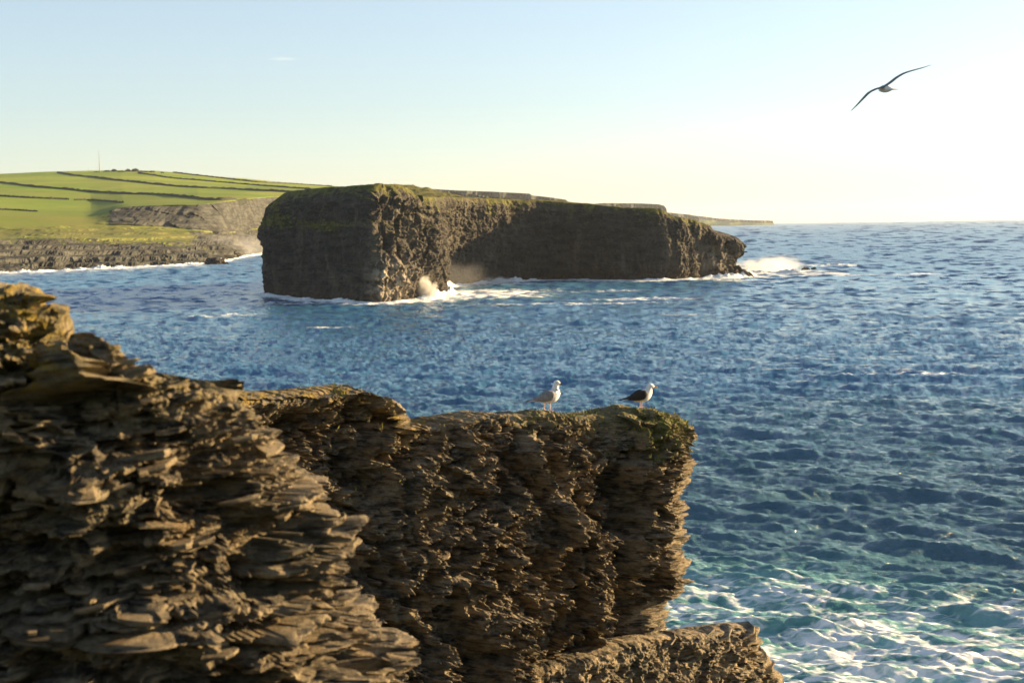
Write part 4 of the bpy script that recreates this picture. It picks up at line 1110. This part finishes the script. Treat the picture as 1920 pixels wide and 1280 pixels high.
def standing_gull(px, py, D, rz, scale, label, wing_mat, belly_mat, bill_mat, upright, headturn, legx):
    root = bpy.data.objects.new('gull', None)
    p = at(px, py, D); root.location = p; root.rotation_euler = (0, 0, rz); root.scale = (scale,)*3
    link(root, label=label, cat='gull', group='gulls standing on the rock spur')
    u = upright
    hx, hz = 0.175 - 0.02*u, 0.395 + 0.065*u
    body = [(-0.27, 0, 0.185, 0.02, 0.008), (-0.20, 0, 0.192, 0.045, 0.022), (-0.10, 0, 0.205, 0.075, 0.062), (0.0, 0, 0.225, 0.098, 0.096),
            (0.085, 0, 0.258, 0.096, 0.108), (0.135, 0, 0.31, 0.074, 0.088), (0.155-0.02*u, 0, 0.352+0.02*u, 0.053, 0.064),
            (0.165-0.02*u, 0, 0.385+0.045*u, 0.046, 0.053), (0.172-0.02*u, 0, 0.408+0.062*u, 0.045, 0.049), (0.178-0.02*u, 0, 0.432+0.062*u, 0.034, 0.036), (0.180-0.02*u, 0, 0.448+0.062*u, 0.010, 0.010)]
    loft_obj('body', body, belly_mat, root)
    H = bpy.data.objects.new('head', None)
    # forehead and face reach forwards from the crown
    ct, st = math.cos(headturn), math.sin(headturn)
    def hp(f, l, z): return (hx + f*ct - l*st, f*st + l*ct, hz + z)
    face = [hp(-0.035, 0, 0.018) + (0.030, 0.034), hp(0.0, 0, 0.022) + (0.046, 0.047), hp(0.035, 0, 0.018) + (0.042, 0.041), hp(0.062, 0, 0.010) + (0.028, 0.028), hp(0.078, 0, 0.006) + (0.015, 0.017)]
    hd = loft_obj('head', face, M_WHITE if belly_mat is M_WHITE else M_SPECK, root, 16)
    bl = [hp(0.070, 0, 0.006) + (0.013, 0.017), hp(0.10, 0, 0.004) + (0.010, 0.014), hp(0.118, 0, 0.001) + (0.008, 0.013), hp(0.130, 0, -0.006) + (0.004, 0.008)]
    loft_obj('bill', bl, bill_mat, root, 10)
    for sgn in (-1, 1):
        c = hp(0.036, sgn*0.037, 0.026)
        loft_obj('eye', [(c[0]-.008, c[1], c[2], .002, .002), (c[0], c[1], c[2], .008, .008), (c[0]+.008, c[1], c[2], .002, .002)], M_EYE, root, 8)
        # folded wing
        y = sgn
        wing = [(0.115, y*0.070, 0.285, 0.020, 0.030), (0.075, y*0.088, 0.282, 0.026, 0.072), (0.0, y*0.090, 0.262, 0.026, 0.088), (-0.09, y*0.072, 0.232, 0.024, 0.070),
                (-0.18, y*0.046, 0.205, 0.018, 0.040), (-0.28, y*0.022, 0.187, 0.010, 0.020), (-0.37, y*0.008, 0.178, 0.005, 0.008)]
        w = loft_obj('wing', wing, wing_mat, root, 14)
        tips = [(-0.19, y*0.040, 0.196, 0.012, 0.022), (-0.29, y*0.020, 0.180, 0.008, 0.014), (-0.395, y*0.004, 0.172, 0.003, 0.004)]
        loft_obj('wing_tip', tips, M_BLACK, w, 10)
        lx = legx[0 if sgn < 0 else 1]
        leg = [(lx-0.005, y*0.035, 0.17, 0.017, 0.017), (lx, y*0.035, 0.125, 0.0095, 0.0095), (lx-0.003, y*0.036, 0.06, 0.0085, 0.0085), (lx, y*0.036, 0.008, 0.010, 0.010)]
        lg = loft_obj('leg', leg, M_PINK, root, 10)
        V = [(lx-.01, y*.036, .0), (lx-.01, y*.036, .014), (lx+.06, y*.036-.028, .002), (lx+.066, y*.036, .003), (lx+.06, y*.036+.028, .002), (lx-.025, y*.036, .002)]
        me = bpy.data.meshes.new('foot'); me.from_pydata(V, [], [(1, 2, 3), (1, 3, 4), (0, 3, 2), (0, 4, 3), (1, 5, 2), (1, 4, 5), (0, 2, 5), (0, 5, 4)]); me.materials.append(M_PINK)
        link(bpy.data.objects.new('foot', me), lg)
    tail = [(-0.18, 0, 0.190, 0.048, 0.014), (-0.27, 0, 0.180, 0.055, 0.008), (-0.335, 0, 0.174, 0.058, 0.004)]
    loft_obj('tail', tail, M_WHITE, root, 12)
    return root

def top_at(px, band=(15.5, 18.5)):
    """highest point of the spur in a pixel column"""
    dv = SPUR_P - CAM; dep = dv @ F; PXr = 960 + FPX*(dv @ RV)/dep; PY = 640 - FPX*(dv @ UV)/dep
    m = (np.abs(PXr-px) < 5); m[:396] = False; m[424:] = False
    i = np.argmin(np.where(m, PY, 1e9)); i = np.unravel_index(i, PY.shape)
    return SPUR_P[i], PY[i]
for px, args in ((1031, dict(rz=0.10, scale=1.02, label='pale gull with a grey-brown wing and upright neck, left of the two on the rock', wing_mat=M_GREYB, belly_mat=M_SPECK, bill_mat=M_DBILL, upright=1.0, headturn=-0.75, legx=(0.035, -0.055))),
                 (1202, dict(rz=0.06, scale=1.03, label='white gull with a black back and yellow bill, right of the two on the rock', wing_mat=M_BLACK, belly_mat=M_WHITE, bill_mat=M_BILL, upright=0.0, headturn=0.0, legx=(0.02, 0.0)))):
    tp, ty = top_at(px)
    g = standing_gull(px, ty, tp[1], **args)
    g.location = (tp[0], tp[1]+0.02, tp[2]-0.012)

# flying gull, wings in a shallow M, seen from behind
def flying_gull():
    D = 24.0
    line = [(1592, 208, .03), (1604, 197, .09), (1617, 184, .13), (1627, 174, .155), (1640, 167.5, .165), (1651, 164.5, .17), (1660, 161, .17), (1669, 155, .17), (1680, 145.5, .165), (1693, 137.5, .155), (1708, 132.5, .13), (1724, 128, .09), (1740, 122.5, .03)]
    c0 = at(1660, 162, D)
    root = bpy.data.objects.new('flying_gull', None); root.location = c0
    link(root, label='gull gliding with spread wings in the sky at upper right', cat='gull')
    pts = np.array([at(a, b, D) - c0 for a, b, c in line]); ch = np.array([c for a, b, c in line])
    for lo, hi in ((0, 7), (6, 13)):
        q = pts[lo:hi]; w = ch[lo:hi]; m = 6
        t1 = np.linspace(0, len(q)-1, (len(q)-1)*m+1); idx = np.arange(len(q))
        from_ = np.stack([np.interp(t1, idx, q[:, k]) for k in range(3)], 1); ww = np.interp(t1, idx, w)
        ker = np.ones(5)/5
        for k in range(3):
            pad = np.concatenate([np.repeat(from_[:1, k], 2), from_[:, k], np.repeat(from_[-1:, k], 2)]); sm = np.convolve(pad, ker, 'valid'); from_[1:-1, k] = sm[1:-1]
        an = np.arange(12)*2*math.pi/12
        chord = np.array([0.05, -0.99, -0.10]); chord /= np.linalg.norm(chord)
        tg = np.gradient(from_, axis=0); tg /= np.linalg.norm(tg, axis=1)[:, None]
        thick = np.cross(tg, chord); thick /= np.linalg.norm(thick, axis=1)[:, None]
        P = from_[:, None] + chord[None, None]*(0.55*ww[:, None, None]*np.cos(an)[None, :, None]) + thick[:, None]*(np.maximum(0.004, 0.075*ww)[:, None, None]*np.sin(an)[None, :, None])
        sweep = (np.abs(from_[:, 0])**1.3*0.22)[:, None]*chord[None]
        P = P + sweep[:, None]
        me = mesh_np('wing', P, grid_quads(P.shape[0], 12, True), M_GREY, True)
        link(bpy.data.objects.new('wing', me), root)
    bd = [(0.075, -0.26, -0.075, 0.05, 0.010), (0.055, -0.17, -0.062, 0.045, 0.022), (0.022, -0.07, -0.05, 0.062, 0.055), (0.0, 0.06, -0.035, 0.068, 0.066), (-0.01, 0.18, -0.03, 0.052, 0.05), (-0.012, 0.25, -0.025, 0.042, 0.042), (-0.012, 0.30, -0.025, 0.022, 0.022)]
    loft_obj('body', bd, M_WHITE, root, 14)
    loft_obj('bill', [(-0.012, 0.295, -0.025, 0.014, 0.014), (-0.012, 0.33, -0.027, 0.009, 0.011), (-0.012, 0.355, -0.032, 0.003, 0.005)], M_BILL, root, 8)
    loft_obj('tail', [(0.06, -0.18, -0.062, 0.035, 0.010), (0.082, -0.28, -0.078, 0.06, 0.006), (0.095, -0.34, -0.085, 0.068, 0.004)], M_WHITE, root, 10)
flying_gull()

# ---------------------------------------------------------------- spray thrown up where the swell breaks
def spray(name, c, r, dens, seed, label, nscale=0.16, col=(0.95, 0.95, 0.93)):
    nr, nc = 12, 24
    th = np.linspace(0, 2*math.pi, nc, endpoint=False)[None]; ph = np.linspace(-math.pi/2, math.pi/2, nr)[:, None]
    u = np.stack([np.cos(ph)*np.cos(th), np.cos(ph)*np.sin(th), np.sin(ph)*np.ones_like(th)], -1)
    n = NT(name + '_volume')
    tc = n.n('ShaderNodeTexCoord'); ob = tc.outputs['Object']
    ln = n.n('ShaderNodeVectorMath', operation='LENGTH'); n.set(ln.inputs[0], ob)
    p = n.pos()
    nz = n.noise(p, nscale, 5, 0.65)
    shape = n.map(n.math('ADD', ln.outputs['Value'], n.math('MULTIPLY', n.math('SUBTRACT', nz, 0.5), 1.6)), 0.25, 0.85, 1.0, 0.0)
    v = n.n('ShaderNodeVolumePrincipled'); n.set(v.inputs['Color'], c4(*col)); n.set(v.inputs['Density'], n.math('MULTIPLY', shape, dens))
    v.inputs['Anisotropy'].default_value = 0.2
    n.t.links.new(v.outputs[0], n.out.inputs['Volume'])
    o = bpy.data.objects.new(name, mesh_np(name, u, grid_quads(nr, nc, True), n.m, True))
    o.location = c; o.scale = r
    link(o, label=label, cat='spray', kind='stuff')
a = on_sea(790, 562); spray('spray', (a[0]+1, a[1]+4, 2.0), (4.0, 3.5, 6.0), 1.3, 1, 'white burst of spray at the lit corner of the island', 0.35)
a = on_sea(860, 545); spray('spray', (a[0]-2, a[1]+4, 4), (19, 10, 7), 0.010, 2, 'thin mist drifting in the shaded cove of the island', 0.12)
a = on_sea(955, 532); spray('spray', (a[0]-4, a[1]+2, 0.8), (9, 3, 2.2), 0.35, 6, 'white wave washing up in the shaded cove', 0.4)
a = on_sea(1440, 512); spray('spray', (a[0], a[1]+8, 2.0), (19, 12, 5.0), 0.09, 3, 'white spray blowing off the right tip of the island', 0.22)
a = on_sea(1470, 507); spray('spray', (a[0], a[1]+8, 2.0), (13, 9, 5.5), 0.08, 7, 'upper tuft of spray beyond the right tip of the island', 0.25)
a = at(400, 470, 1080); spray('spray', (a[0], a[1], 6), (80, 70, 16), 0.006, 4, 'low mist hanging over the left shore rocks', 0.03)

a = at(530, 111, 4000); spray('cloud', tuple(a), (62, 40, 7), 0.0035, 9, 'small faint wisp of cloud high in the sky at left', 0.012)
bpy.data.objects['cloud']['category'] = 'cloud'
# ---------------------------------------------------------------- haze
HZ = NT('haze_air')
hv = HZ.n('ShaderNodeVolumePrincipled'); hv.inputs['Color'].default_value = c4(0.90, 0.95, 1.0); hv.inputs['Density'].default_value = 2.6e-5
hv.inputs['Anisotropy'].default_value = 0.3
HZ.t.links.new(hv.outputs[0], HZ.out.inputs['Volume'])
b = 21000.0; z0, z1 = -6.0, 240.0
V = [(x, y, z) for z in (z0, z1) for x, y in ((-b, -b), (b, -b), (b, b), (-b, b))]
me = bpy.data.meshes.new('haze'); me.from_pydata(V, [], [(3, 2, 1, 0), (4, 5, 6, 7), (0, 1, 5, 4), (1, 2, 6, 5), (2, 3, 7, 6), (3, 0, 4, 7)]); me.materials.append(HZ.m)
link(bpy.data.objects.new('haze', me), kind='stuff')
